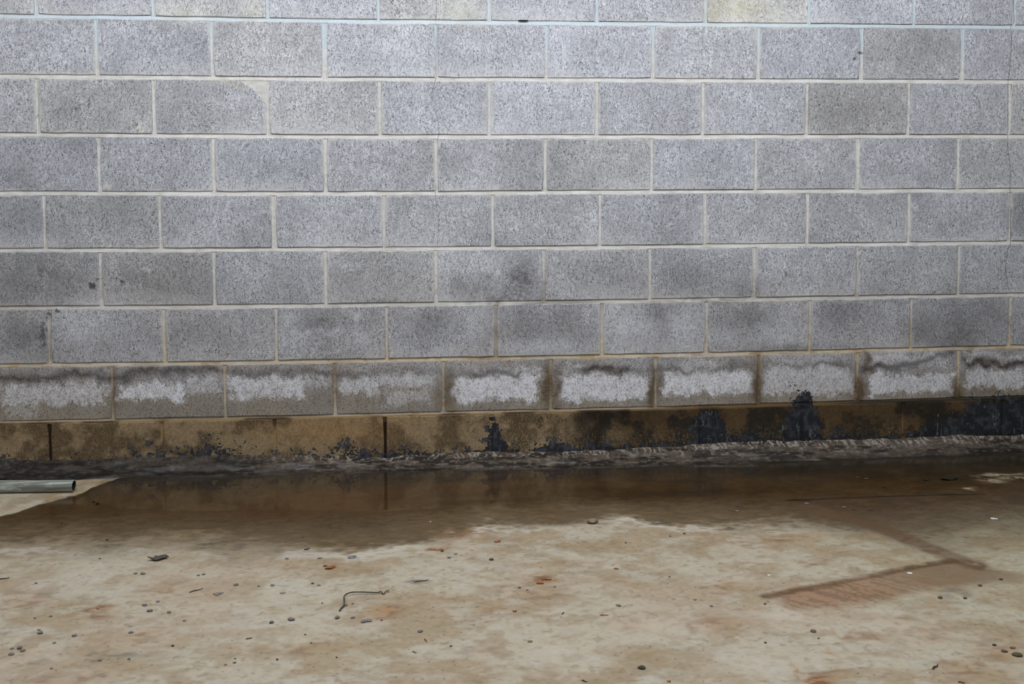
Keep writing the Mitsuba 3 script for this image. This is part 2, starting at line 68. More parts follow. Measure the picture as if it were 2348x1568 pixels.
PALEFLOOR = [(2.4177, -0.3437, 0.0701, 0.0148, 0.8), (2.4432, -0.3819, 0.0539, 0.0145, 0.7), (2.3594, -0.3996, 0.0337, 0.0143, 0.7), (2.5018, -0.3409, 0.0468, 0.0099, 0.6), (2.2356, -0.4715, 0.0149, 0.0091, 0.9), (-0.05, -0.8729, 0.0744, 0.0164, 0.4), (0.173, -0.8892, 0.0992, 0.0163, 0.5), (0.308, -0.8551, 0.063, 0.0168, 0.35), (0.5982, -0.6883, 0.0807, 0.0114, 0.8), (0.6931, -0.689, 0.0404, 0.0114, 0.5), (1.0123, -0.6706, 0.0546, 0.0156, 0.8), (0.929, -0.6711, 0.0545, 0.0116, 0.6), (1.1086, -0.7333, 0.067, 0.015, 0.5), (-0.9456, -0.4817, 0.0833, 0.0125, 0.7), (-0.7982, -0.4987, 0.0111, 0.0083, 0.7), (-0.9524, -0.497, 0.0345, 0.0124, 0.5), (1.2257, -1.3634, 0.0637, 0.0281, 0.4), (1.4913, -1.3623, 0.0963, 0.0236, 0.3), (-0.0357, -1.2302, 0.1943, 0.1584, 0.15), (0.6914, -1.4938, 0.0886, 0.0496, 0.35), (1.0662, -1.5856, 0.1338, 0.0579, 0.3), (0.8292, -1.1631, 0.0683, 0.055, 0.25), (0.9126, -1.4057, 0.0826, 0.0588, 0.25), (1.469, -1.4537, 0.1234, 0.035, 0.2), (-0.5922, -0.9691, 0.2358, 0.1253, 0.15), (1.874, -1.1099, 0.0359, 0.0087, 0.5), (1.9003, -1.1334, 0.0261, 0.0086, 0.5), (1.9283, -1.1448, 0.0166, 0.0057, 0.5)]
DARKWATER = [(0.4979, -0.4543, 0.1302, 0.0266, 0.5), (0.5991, -0.2219, 0.2487, 0.0255, 0.6), (0.788, -0.2184, 0.1874, 0.0257, 0.6), (0.35, -0.1894, 0.1405, 0.0206, 0.5), (1.225, -0.4424, 0.2212, 0.0318, 0.6), (1.3632, -0.4362, 0.1779, 0.0274, 0.5), (0.2206, -0.3895, 0.4398, 0.0838, 0.2), (-0.5982, -0.426, 0.2279, 0.0352, 0.3), (0.8752, -0.3786, 0.1791, 0.0234, 0.35), (0.668, -0.3365, 0.1204, 0.0191, 0.4), (-0.336, -0.349, 0.1761, 0.0655, 0.25), (-0.8423, -0.1233, 0.1554, 0.0419, 0.4)]
REDDISH = [(0.6261, -0.2843, 0.3053, 0.0345, 0.6), (0.4719, -0.3285, 0.2403, 0.0287, 0.5), (0.8987, -0.3233, 0.1974, 0.0242, 0.5), (0.7988, -0.3859, 0.223, 0.0232, 0.4), (-0.0291, -0.4765, 0.3689, 0.1335, 0.35), (0.3966, -0.3824, 0.2951, 0.0559, 0.3), (0.7434, -0.6069, 0.1247, 0.0489, 0.4)]
PIPE_END, PIPE_FAR = (-0.8469, -0.2333), (-1.0974, -0.2229)
TWIG = [(0.158, -1.2518), (0.1609, -1.2374), (0.166, -1.223), (0.1642, -1.1977), (0.162, -1.1796), (0.1663, -1.167), (0.1777, -1.1575), (0.194, -1.1536), (0.222, -1.1548), (0.2478, -1.157), (0.2519, -1.1507), (0.2604, -1.162), (0.2677, -1.1521), (0.2741, -1.1447)]
TWIG_FORK = [(0.166, -1.223), (0.1702, -1.2209), (0.1747, -1.2238)]
SLIVER = (0.733, 1.6586)
DEBRIS = [
    ('leaf', -0.3836, -0.8716, 0.0519, 0.0142, 8.0, 'dark', 'L', 'dark curled leaf scrap lying just in front of the damp edge at left'),
    ('pebble', -0.4186, -0.9697, 0.0107, 0.005, 0.0, 'grey', 'P', 'left one of the two dark pebbles side by side below the leaf scrap'),
    ('pebble', -0.3981, -0.973, 0.013, 0.0075, 0.0, 'grey', 'P', 'right one of the two dark pebbles side by side below the leaf scrap'),
    ('pebble', -0.5521, -0.8537, 0.0062, 0.004, 0.0, 'dark', 'T', ''),
    ('stick', -0.7626, -0.9744, 0.0282, 0.0052, 12.0, 'dark', 'L', 'dark stem scrap on the floor at the left edge of the photo'),
    ('pebble', -0.663, -1.0113, 0.0081, 0.0051, 0.0, 'grey', 'T', ''),
    ('stick', -0.2269, -1.0958, 0.0341, 0.0047, 20.0, 'dark', 'L', 'thin dark bark sliver tilted on the pale floor, left of the flat grey chip'),
    ('chip', -0.1657, -1.1211, 0.0248, 0.0069, 10.0, 'grey', 'L', 'flat grey stone chip right of the tilted bark sliver'),
    ('pebble', -0.1309, -1.0694, 0.0138, 0.0059, 0.0, 'grey', 'P', 'oval grey pebble above and right of the flat grey chip'),
    ('pebble', -0.0686, -1.0824, 0.008, 0.0046, 0.0, 'grey', 'T', ''),
    ('pebble', -0.2452, -0.9965, 0.0094, 0.0049, 0.0, 'grey', 'T', ''),
    ('pebble', -0.2325, -0.9918, 0.0095, 0.0049, 0.0, 'grey', 'T', ''),
    ('pebble', -0.3348, -1.1728, 0.0143, 0.0058, 0.0, 'lilac', 'T', ''),
    ('pebble', -0.308, -1.1542, 0.01, 0.0046, 0.0, 'grey', 'T', ''),
    ('pebble', -0.3118, -1.2081, 0.0152, 0.0079, 0.0, 'grey', 'T', ''),
    ('pebble', -0.2619, -1.221, 0.0108, 0.0056, 0.0, 'grey', 'T', ''),
    ('pebble', -0.4454, -1.1825, 0.0098, 0.0046, 0.0, 'ochre', 'T', ''),
    ('pebble', -0.2127, -1.2698, 0.0085, 0.0044, 0.0, 'grey', 'T', ''),
    ('stick', -0.0387, -1.3765, 0.0142, 0.0041, 12.0, 'brown', 'L', 'short dark stub with a reddish end on the bare floor at lower left'),
    ('pebble', -0.2063, -1.3986, 0.007, 0.0052, 0.0, 'dark', 'T', ''),
    ('pebble', -0.536, -1.307, 0.0134, 0.0079, 0.0, 'grey', 'T', ''),
    ('pebble', -0.5451, -1.289, 0.0083, 0.0045, 0.0, 'grey', 'T', ''),
    ('pebble', -0.45, -1.3271, 0.0123, 0.0066, 0.0, 'grey', 'T', ''),
    ('pebble', -0.4831, -1.3596, 0.0081, 0.0044, 0.0, 'grey', 'T', ''),
    ('pebble', -0.558, -1.4073, 0.0128, 0.0054, 0.0, 'grey', 'T', ''),
    ('pebble', -0.5519, -1.3808, 0.012, 0.0088, 0.0, 'grey', 'T', ''),
    ('pebble', -0.5401, -1.3931, 0.0119, 0.0065, 0.0, 'grey', 'T', ''),
    ('pebble', -0.5689, -1.3794, 0.009, 0.0044, 0.0, 'lilac', 'T', ''),
    ('pebble', -0.2869, -1.4525, 0.0068, 0.0051, 0.0, 'grey', 'T', ''),
    ('pebble', -0.3499, -1.4529, 0.0087, 0.0052, 0.0, 'ochre', 'T', ''),
    ('pebble', -0.3231, -1.3221, 0.0113, 0.0054, 0.0, 'grey', 'T', ''),
    ('pebble', -0.5467, -1.2174, 0.0075, 0.0047, 0.0, 'grey', 'T', ''),
    ('pebble', -0.5812, -1.2239, 0.0064, 0.0047, 0.0, 'grey', 'T', ''),
    ('pebble', -0.0515, -1.4702, 0.0049, 0.004, 0.0, 'grey', 'T', ''),
    ('pebble', -0.0488, -1.488, 0.0077, 0.0039, 0.0, 'grey', 'T', ''),
    ('pebble', -0.067, -1.4961, 0.0058, 0.0039, 0.0, 'grey', 'T', ''),
    ('pebble', -0.4432, -1.4811, 0.0067, 0.0041, 0.0, 'grey', 'T', ''),
    ('pebble', 0.0232, -0.8326, 0.0177, 0.0089, 15.0, 'grey', 'P', 'grey pebble resting on the damp brown edge of the wet patch'),
    ('pebble', -0.0237, -0.9007, 0.0111, 0.005, 0.0, 'grey', 'T', ''),
    ('chip', 0.0692, -0.9049, 0.0135, 0.0037, 0.0, 'grey', 'T', ''),
    ('chip', 0.0903, -0.9626, 0.0133, 0.0084, 20.0, 'dark', 'L', 'small dark three-cornered chip beside the orange rust smear'),
    ('leaf', 0.1051, -0.9783, 0.0288, 0.0072, 10.0, 'rust', 'L', 'orange rust-coloured leaf flake right beside the three-cornered dark chip'),
    ('chip', 0.1595, -0.9048, 0.0272, 0.0061, 8.0, 'lilac', 'L', 'pale grey flake on the white rim of the wet patch'),
    ('pebble', 0.4137, -0.8817, 0.01, 0.0062, 0.0, 'dark', 'P', 'dark pebble within the orange rust stain, topmost of three'),
    ('pebble', 0.433, -0.9319, 0.0111, 0.0061, 0.0, 'lilac', 'P', 'bluish grey pebble below the orange rust stain, lowest of three'),
    ('pebble', 0.452, -0.9079, 0.0099, 0.0061, 0.0, 'lilac', 'P', 'bluish grey pebble right of the orange rust stain, rightmost of three'),
    ('pebble', 0.5515, -0.9557, 0.0135, 0.0072, 0.0, 'dark', 'P', 'single dark pebble on clean floor right of the orange rust stain'),
    ('pebble', 0.0702, -1.0779, 0.0081, 0.0046, 0.0, 'dark', 'T', ''),
    ('pebble', 0.0888, -1.0906, 0.0103, 0.0046, 0.0, 'grey', 'T', ''),
    ('pebble', -0.034, -1.0799, 0.0115, 0.0046, 0.0, 'grey', 'T', ''),
    ('chip', 0.0001, -1.1315, 0.0135, 0.0045, 0.0, 'grey', 'T', ''),
    ('stick', 0.3566, -1.0853, 0.0394, 0.0034, 8.0, 'brown', 'L', 'dark brown splinter above and right of the bent twig'),
    ('pebble', 0.0453, -1.2879, 0.018, 0.0096, 0.0, 'grey', 'P', 'grey three-cornered stone, leftmost of the row below the bent twig'),
    ('pebble', 0.0004, -1.2997, 0.0116, 0.0085, 0.0, 'lilac', 'P', 'pale lilac pebble left of the grey three-cornered stone'),
    ('pebble', 0.1552, -1.2875, 0.0138, 0.0084, 25.0, 'grey', 'P', 'slanted grey stone just under the lower end of the bent twig'),
    ('pebble', 0.1932, -1.289, 0.0106, 0.0053, 0.0, 'lilac', 'P', 'small lilac grey pebble right of the slanted grey stone'),
    ('pebble', 0.2214, -1.3136, 0.0137, 0.0073, 0.0, 'lilac', 'P', 'left one of two touching lilac stones under the bent twig'),
    ('pebble', 0.2337, -1.3094, 0.0137, 0.0063, 0.0, 'lilac', 'P', 'right one of two touching lilac stones under the bent twig'),
    ('pebble', 0.264, -1.3086, 0.0053, 0.0042, 0.0, 'brown', 'T', ''),
    ('pebble', 0.1095, -1.2005, 0.0055, 0.0044, 0.0, 'grey', 'T', ''),
    ('pebble', 0.1865, -1.2097, 0.0055, 0.0044, 0.0, 'grey', 'T', ''),
    ('pebble', 0.3587, -1.3753, 0.0134, 0.0071, 15.0, 'lilac', 'P', "grey pebble alone on bare floor, nearest the frame's centre below the orange patch"),
    ('stick', 0.3715, -1.4204, 0.0091, 0.004, -40.0, 'brown', 'L', 'tiny brown husk below the lone grey pebble'),
    ('pebble', 0.4295, -1.4528, 0.006, 0.0039, 0.0, 'dark', 'T', ''),
    ('stick', 0.3465, -1.4739, 0.0098, 0.0029, -15.0, 'ochre', 'T', ''),
    ('pebble', 0.0434, -1.4828, 0.0058, 0.0049, 0.0, 'dark', 'T', ''),
    ('pebble', 0.1089, -1.4105, 0.006, 0.004, 0.0, 'grey', 'T', ''),
    ('pebble', 0.174, -1.4836, 0.0049, 0.0039, 0.0, 'dark', 'T', ''),
    ('pebble', 0.0893, -1.3675, 0.0061, 0.0031, 0.0, 'grey', 'T', ''),
    ('leaf', 0.5775, -0.8209, 0.0219, 0.0051, 8.0, 'rust', 'L', 'bright orange flake on pale floor right of the rust stain'),
    ('pebble', 0.8817, -0.6893, 0.0394, 0.0201, 0.0, 'tan', 'L', 'largest tan stone, sitting on the pale rim of the wet patch'),
    ('chip', 1.0803, -0.7078, 0.0298, 0.0054, 0.0, 'grey', 'L', 'flat grey flake right of the tan stone'),
    ('pebble', 0.9529, -0.8634, 0.0064, 0.0038, 0.0, 'dark', 'T', ''),
    ('pebble', 1.1428, -0.8068, 0.0079, 0.0052, 0.0, 'dark', 'T', ''),
    ('pebble', 1.0959, -0.8233, 0.0065, 0.0039, 0.0, 'dark', 'T', ''),
    ('pebble', 1.3625, -0.629, 0.0154, 0.0057, 0.0, 'grey', 'T', ''),
    ('pebble', 1.3418, -0.7154, 0.0095, 0.0055, 0.0, 'grey', 'T', ''),
    ('leaf', 0.8892, -1.0482, 0.0143, 0.0047, -10.0, 'rust', 'L', 'small rust-red flake on pale floor below the tan stone'),
    ('leaf', 0.6723, -1.1254, 0.023, 0.0056, 8.0, 'rust', 'L', "rust-red leaf shred under a dark splinter near the floor's middle"),
    ('stick', 0.6898, -1.1051, 0.0279, 0.0023, 4.0, 'brown', 'L', 'dark splinter lying on the rust-red leaf shred'),
    ('pebble', 0.6134, -1.1492, 0.0091, 0.0033, 0.0, 'dark', 'T', ''),
    ('pebble', 0.7062, -1.1525, 0.0068, 0.0045, 0.0, 'lilac', 'T', ''),
    ('pebble', 0.6325, -1.1651, 0.0079, 0.0044, 0.0, 'grey', 'T', ''),
    ('stick', 0.7072, -1.3084, 0.0096, 0.0031, 40.0, 'dark', 'L', 'dark seed-like sliver standing out on bare floor left of a brown pod'),
    ('stick', 0.8059, -1.3271, 0.0213, 0.0042, 0.0, 'rust', 'L', 'reddish brown pod lying level on the bare floor'),
    ('leaf', 0.8511, -1.2779, 0.0131, 0.0054, -20.0, 'ochre', 'L', 'small ochre curl of leaf above the reddish brown pod'),
    ('leaf', 0.5894, -1.2867, 0.0108, 0.0042, 0.0, 'rust', 'T', ''),
    ('pebble', 1.0521, -1.2593, 0.0099, 0.0044, 0.0, 'ochre', 'T', ''),
    ('pebble', 1.0821, -1.2998, 0.0087, 0.0044, 0.0, 'lilac', 'T', ''),
    ('pebble', 1.2198, -1.2992, 0.0076, 0.0044, 0.0, 'dark', 'T', ''),
    ('pebble', 1.0213, -1.1147, 0.0058, 0.0035, 0.0, 'dark', 'T', ''),
    ('pebble', 0.8426, -1.5875, 0.018, 0.0075, -8.0, 'darkgreen', 'L', 'dark green oval seed pod on the bare floor close to the bottom edge'),
    ('stick', 0.7098, -1.6319, 0.012, 0.0045, -15.0, 'olive', 'L', 'olive stub at the bottom edge left of the dark green seed pod'),
    ('leaf', 0.8886, -1.6485, 0.0083, 0.0036, -10.0, 'rust', 'T', ''),
    ('pebble', 1.1511, -1.4981, 0.007, 0.004, 0.0, 'brown', 'T', ''),
    ('chip', 0.6117, -1.4453, 0.0121, 0.0039, 0.0, 'ochre', 'T', ''),
    ('chip', 1.6743, -1.1484, 0.0165, 0.0088, -10.0, 'white', 'L', 'white paint chip on the reddish stained patch'),
    ('chip', 2.1444, -0.7676, 0.0231, 0.0075, 0.0, 'white', 'L', 'white paint chip on the damp floor near the right edge'),
    ('chip', 1.2906, -1.1281, 0.0094, 0.006, 0.0, 'white', 'L', 'smallest white chip, above the left tip of the reddish patch'),
    ('pebble', 1.6753, -1.3043, 0.0133, 0.0071, 0.0, 'olive', 'P', 'dark olive clod in front of the reddish patch, left of two'),
    ('pebble', 1.7371, -1.3116, 0.0099, 0.006, 0.0, 'olive', 'P', 'dark olive clod in front of the reddish patch, right of two'),
    ('pebble', 1.8954, -1.2086, 0.0104, 0.0051, 0.0, 'brown', 'T', ''),
    ('pebble', 1.8178, -1.2415, 0.0125, 0.0062, 0.0, 'brown', 'T', ''),
    ('stick', 1.4826, -1.638, 0.0256, 0.0071, 22.0, 'olive', 'L', 'dark olive stub tilted upward at the lower right of the floor'),
    ('pebble', 1.6919, -1.602, 0.0233, 0.0086, -12.0, 'olive', 'L', 'dark lump of dirt at the right edge low in the photo'),
    ('pebble', 1.6682, -1.5535, 0.0099, 0.0055, 0.0, 'olive', 'T', ''),
    ('leaf', 1.7024, -1.5705, 0.0128, 0.0044, 0.0, 'rust', 'T', ''),
    ('pebble', 1.6738, -1.5833, 0.0147, 0.0065, 0.0, 'brown', 'T', ''),
    ('stick', 1.504, -1.7052, 0.0129, 0.005, -8.0, 'brown', 'L', 'brown stub cut by the bottom edge at right'),
    ('pebble', 1.2828, -1.4533, 0.0143, 0.0084, -15.0, 'grey', 'P', 'grey and white pebble below the reddish patch'),
    ('pebble', 1.2813, -1.488, 0.005, 0.0042, 0.0, 'brown', 'T', ''),
    ('leaf', 2.214, -0.369, 0.0617, 0.0101, 0.0, 'black', 'L', 'largest black rotten leaf on the wet floor at right'),
    ('leaf', 2.1306, -0.3741, 0.0215, 0.0066, 0.0, 'black', 'L', 'small black leaf bit left of the largest black leaf'),
    ('stick', 1.9445, -0.4444, 0.0195, 0.0048, -12.0, 'black', 'T', ''),
    ('pebble', 1.9033, -0.3221, 0.0124, 0.0049, 0.0, 'dark', 'T', ''),
    ('pebble', 1.9275, -0.3395, 0.017, 0.0049, 0.0, 'dark', 'T', ''),
    ('chip', 1.6149, -0.5753, 0.0172, 0.0059, -8.0, 'lilac', 'L', 'grey flake just under the left end of the dark floor seam'),
    ('pebble', 1.7201, -0.6231, 0.0141, 0.0059, 0.0, 'grey', 'T', ''),
    ('pebble', 1.7425, -0.645, 0.0112, 0.0044, 0.0, 'dark', 'T', ''),
    ('pebble', 1.7957, -0.6497, 0.014, 0.0044, 0.0, 'dark', 'T', ''),
    ('pebble', -0.7404, -0.3542, 0.0102, 0.0078, 0.0, 'black', 'P', 'left one of two black bits at the left tip of the puddle'),
    ('pebble', -0.7208, -0.3745, 0.013, 0.0093, 0.0, 'black', 'P', 'right one of two black bits at the left tip of the puddle'),
    ('chip', 0.3787, -0.6371, 0.0068, 0.004, 0.0, 'white', 'L', 'tiny white fleck on the damp brown edge'),
    ('pebble', -0.0026, -0.7339, 0.0078, 0.0039, 0.0, 'dark', 'T', ''),
    ('pebble', -0.2657, -0.5764, 0.0123, 0.0042, 0.0, 'dark', 'T', ''),
    ('pebble', -0.772, -0.5472, 0.0096, 0.0045, 0.0, 'dark', 'T', ''),
    ('pebble', -0.5799, -0.7079, 0.0104, 0.0042, 0.0, 'dark', 'T', ''),
]

# ---------------------------------------------------------------- helpers
def lin(r, g, b):
    return [((c / 255) / 12.92 if c <= 10 else ((c / 255 + 0.055) / 1.055) ** 2.4) for c in (r, g, b)]

def sort_curve(pts, lo=-4.4, hi=5.4, n=1200):
    pts = sorted((p[0], p[1]) for p in pts)
    return np.interp(np.linspace(lo, hi, n), [p[0] for p in pts], [p[1] for p in pts])

class Curve:
    """a height that varies along x"""
    def __init__(self, pts, lo=-2.2, hi=3.6):
        q, last = [], None
        for a, b in sorted((p[0], p[1]) for p in pts):
            if last is None or a - last > 1e-4:
                q.append((a, b)); last = a
        self.q = q
    def __call__(self, x):
        y = mi.Float(self.q[0][1])
        for (a, b), (c, d) in zip(self.q, self.q[1:]):
            y = y + (d - b) / (c - a) * (dr.clip(x, a, c) - a)
        return y

def blobs(x, z, items, soft=1.0):
    """how strongly a point is covered by elliptical stains"""
    m = mi.Float(0)
    for (a, b, ra, rb, s) in items:
        d = dr.square((x - a) / ra) + dr.square((z - b) / rb)
        m = dr.maximum(m, s * dr.exp(-0.9 * d * soft))
    return m

def seg_dist(x, y, pts):
    m = mi.Float(9)
    for (a, b), (c, d) in zip(pts, pts[1:]):
        l2 = (c - a) ** 2 + (d - b) ** 2
        t = dr.clip(((x - a) * (c - a) + (y - b) * (d - b)) / l2, 0, 1)
        m = dr.minimum(m, dr.square(x - a - t * (c - a)) + dr.square(y - b - t * (d - b)))
    return dr.sqrt(m)

def put(key, mesh, bsdf, smooth=False, **kw):
    scene[key] = ply(mesh, bsdf, smooth, **kw)

COUNT = {}
def numbered(name):
    n = COUNT.get(name, -1) + 1
    COUNT[name] = n
    return name if n == 0 else '%s_%03d' % (name, n)

# ---------------------------------------------------------------- materials
LINE_W = Curve(DARKLINE_W); LINE = Curve(DARKLINE); TAR = Curve(TARTOP)
BED7 = Curve(BEDS[7]); BED6 = Curve(BEDS[6])

def wall_stains(c, x, z, pore, white, rough_noise, mortar):
    """the stains of the wall on a clean colour c: grime, damp, salt bloom, ochre, tar; they stay put on block and mortar alike"""
    f1 = fbm(x * 11 + 3.1, z * 11 + 5.0, octaves=3)
    f2 = fbm(x * 60 + 1.7, z * 60, octaves=2)
    f4 = fbm(x * 150 + 31, z * 150, octaves=2)
    f5 = fbm(x * 24 + 13, z * 30, octaves=3)
    grit = 0.34 * f2 + 0.33 * f4 + 0.33 * rough_noise                                                # what breaks up the stains' edges
    xw, zw = x + 0.030 * (f1 - 0.5) + 0.05 * (f5 - 0.5), z + 0.016 * (fbm(x * 9 + 40, z * 9, octaves=2) - 0.5) + 0.034 * (fbm(x * 30, z * 24 + 8, octaves=2) - 0.5)
    row7 = smoothstep(-0.004, 0.004, z - BED7(x)) * smoothstep(0.004, -0.004, z - BED6(x))
    row8 = smoothstep(0.004, -0.004, z - BED7(x))
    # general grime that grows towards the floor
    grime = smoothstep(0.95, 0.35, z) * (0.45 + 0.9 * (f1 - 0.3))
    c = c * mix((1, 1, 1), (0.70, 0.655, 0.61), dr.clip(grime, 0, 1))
    # grey smudges and small black mould
    sm = blobs(xw, zw, SMUDGES) * dr.clip(0.9 + 2.4 * (grit - 0.45), 0, 1.6) * 1.25
    c = c * mix((1, 1, 1), (0.34, 0.325, 0.315), dr.clip(sm, 0, 1))
    mo = blobs(x + 0.008 * (f2 - 0.5), z + 0.010 * (rough_noise - 0.5), MOULD) 
    c = mix(c, lin(46, 46, 45), 0.85 * smoothstep(0.25, 0.75, mo + 1.5 * (0.5 * f5 + 0.5 * f4 - 0.5) * smoothstep(0.05, 0.3, mo)))
    # pale bloom
    salt = mix(lin(196, 198, 204), lin(120, 118, 116), dr.clip(pore * 0.75, 0, 1))
    pa = blobs(xw, zw, PALES)
    c = mix(c, salt, dr.clip(pa * (0.8 + 1.6 * (grit - 0.4)), 0, 0.9))
    cr = blobs(xw, zw, CREAM)
    c = mix(c, mix(lin(216, 216, 202), lin(178, 172, 146), smoothstep(0.45, 0.7, f1)), dr.clip(cr * (0.55 + 1.1 * (grit - 0.3)), 0, 0.95))
    # the second course from the floor: brown and damp, with a dark tide line and white salt bands
    tan = mix(lin(130, 119, 101), lin(74, 66, 55), dr.clip(pore * 0.85, 0, 1)) * (0.86 + 0.5 * (f1 - 0.35))
    low = smoothstep(0.335, 0.25, z + 0.03 * (f1 - 0.5))
    t7 = row7 * dr.clip(0.35 + 0.55 * low, 0, 1)
    c = mix(c, tan, t7 * (0.35 if mortar else 0.85))
    ln = dr.exp(-dr.square((zw - LINE(xw)) / 0.015)) * LINE_W(x)
    c = c * mix((1, 1, 1), (0.20, 0.18, 0.165), dr.clip(row7 * ln * (0.8 + 1.6 * (grit - 0.4)), 0, 0.95) * (0.4 if mortar else 1))
    w = mi.Float(0)
    for (x0, x1, z0, z1, s) in WHITES:
        e = dr.minimum(dr.minimum(xw - x0, x1 - xw), dr.minimum(zw - z0, z1 - zw))
        w = dr.maximum(w, s * smoothstep(-0.012, 0.014, e + 0.055 * (grit - 0.5)))
    w = w * (1 - 0.8 * dr.clip(ln, 0, 1))
    salt7 = mix(lin(212, 212, 217), lin(112, 108, 104), dr.clip(pore * 0.75, 0, 1))
    c = mix(c, salt7, dr.clip(row7 * w * (0.62 + 1.3 * (grit - 0.4)), 0, 0.95) * (0.25 if mortar else 1))
    ha = blobs(x + 0.030 * (f5 - 0.5) + 0.012 * (f4 - 0.5), z, HALOS) * 1.25
    c = mix(c, lin(82, 66, 46), dr.clip(row7 * ha * (0.9 + 1.8 * (grit - 0.45)), 0, 0.92))
    # the lowest course: ochre, soaked, darker to the right
    wet = smoothstep(0.80, 1.12, x + 0.35 * (f1 - 0.5))
    och = mix(lin(128, 109, 82), lin(84, 68, 47), smoothstep(0.36, 0.6, 0.55 * f1 + 0.45 * f5))
    och = mix(och, lin(140, 104, 66), 0.55 * dr.exp(-dr.square((x - 0.0) / 0.22) - dr.square((z - 0.13) / 0.05)))
    och = mix(och, mix(lin(72, 55, 32), lin(34, 27, 18), smoothstep(0.38, 0.6, f1 + 0.3 * (f2 - 0.5))), wet)
    och = mix(och, lin(44, 38, 30), dr.clip(pore * (0.22 + 0.75 * smoothstep(0.4, 0.6, f5) * smoothstep(0.3, 0.9, x) - 0.2 * wet), 0, 1)) * (0.72 + 0.56 * f4)
    och = mix(och, lin(186, 166, 132), dr.clip(white * (0.22 + 0.3 * smoothstep(0.4, 0.9, x) * smoothstep(0.14, 0.05, z) - 0.2 * wet), 0, 1))
    edge = dr.exp(-dr.square((x - 1.09) / 0.2)) * smoothstep(0.10, 0.17, z)
    och = och * (1 - 0.45 * edge)
    joint_tint = mix(lin(136, 112, 78), lin(70, 52, 34), smoothstep(0.35, 0.65, f1)) * (1 - 0.5 * wet)
    slot = mi.Float(0)
    for k in (0, 3):                                                                      # two head joints that lost their mortar
        slot = dr.maximum(slot, smoothstep(0.012, 0.006, dr.abs(x - HEADS[8][k])))
    joint_tint = mix(joint_tint, lin(40, 27, 15), slot * smoothstep(0.175, 0.155, z))
    c = mix(c, joint_tint if mortar else och, row8)
    if mortar:
        b7 = dr.exp(-dr.square((z - BED7(x)) / 0.014))
        c = mix(c, mix(lin(96, 74, 44), lin(34, 30, 24), smoothstep(1.85, 2.1, x)), b7 * smoothstep(1.05, 1.5, x + 0.3 * (f1 - 0.5)) * 0.9)
    # tar that was brushed on along the foot of the wall
    t = TAR(x + 0.045 * (f2 - 0.5) + 0.02 * (f4 - 0.5) + 0.05 * (f5 - 0.5)) 
    frag = smoothstep(0.35, -0.15, x)                                                    # at left only flecks of it are left
    tf = (t - z) / (0.016 + 0.03 * frag) + (9.0 + 1.5 * frag) * (0.35 * f2 + 0.45 * f4 + 0.2 * f5 - 0.5) - 0.7 * frag
    tar = smoothstep(-0.15, 0.35, tf) * smoothstep(0.02, -0.02, z - t - 0.05)
    vein = 1 - dr.abs(2 * fbm(x * 34 + 9, z * 14 + 2 * f5, octaves=3) - 1)
    tarc = mix(lin(33, 35, 39), lin(66, 68, 73), smoothstep(0.45, 0.75, f2) * 0.6) * (0.7 + 0.6 * f4)
    tarc = mix(tarc, lin(132, 132, 132), 0.6 * smoothstep(0.95, 0.99, vein) * smoothstep(0.45, 0.6, f5))
    c = mix(c, tarc, dr.clip(tar, 0, 1) * smoothstep(0.33, 0.27, z))
    dk = smoothstep(0.05, 0.0, z - t) * wet * row8 * f5 * 1.4
    c = c * (1 - 0.35 * dk)
    # cracks
    dc = seg_dist(x + 0.004 * (f2 - 0.5), z, CRACK_DARK)
    c = c * (1 - 0.6 * smoothstep(0.0020, 0.0007, dc))
    df = seg_dist(x + 0.006 * (f2 - 0.5), z, CRACK_FAINT)
    return c * (1 - 0.5 * smoothstep(0.0019, 0.0006, df) * smoothstep(0.3, 0.5, f1))

def grain(x, z):
    return 0.46 * noise(x * 600, z * 360 + 3) + 0.34 * noise(x * 1000 + 9, z * 760) + 0.20 * noise(x * 260, z * 110)

def block_colour(p, n, uv):
    x, z = p.x, p.z
    tint, u = dr.floor(uv.x / 2) / 20, uv.x - 2 * dr.floor(uv.x / 2)
    tone, v = dr.floor(uv.y / 2) / 20, uv.y - 2 * dr.floor(uv.y / 2)
    s = grain(x, z)
    pore, white = smoothstep(0.46, 0.30, s), smoothstep(0.54, 0.72, s)
    big = fbm(x * 7 + 11, z * 7, octaves=3)
    mid = fbm(x * 34 + 5, z * 26, octaves=3)
    c = mix(mix(lin(166, 167, 171), lin(92, 93, 96), pore * (0.58 + 0.65 * mid)), lin(210, 211, 215), white * (0.25 + 0.75 * mid))
    c = c * (0.60 + 0.94 * tone) * (0.80 + 0.40 * big) * (0.88 + 0.24 * mid) * mix((0.98, 0.995, 1.04), (1.03, 1.0, 0.94), tint)
    # mortar smeared over the arrises
    e = dr.minimum(dr.minimum(u, 1 - u) * 0.40, dr.minimum(v, 1 - v) * 0.20)
    sm = smoothstep(0.018, 0.002, e + 0.020 * (fbm(x * 55, z * 55, octaves=2) - 0.25)) * smoothstep(0.36, 0.6, noise(x * 5.3 + 21, z * 7.7))
    c = mix(c, lin(192, 190, 186), sm * 0.75)
    c = mix(c, lin(196, 196, 198), smoothstep(0.34, 0.0, v + 0.3 * (mid - 0.5)) * smoothstep(0.45, 0.62, noise(x * 3.7 + 3, z * 5 + 60)) * 0.5 * (1 - 0.6 * pore))
    return wall_stains(c, x, z, pore, white, s, False)

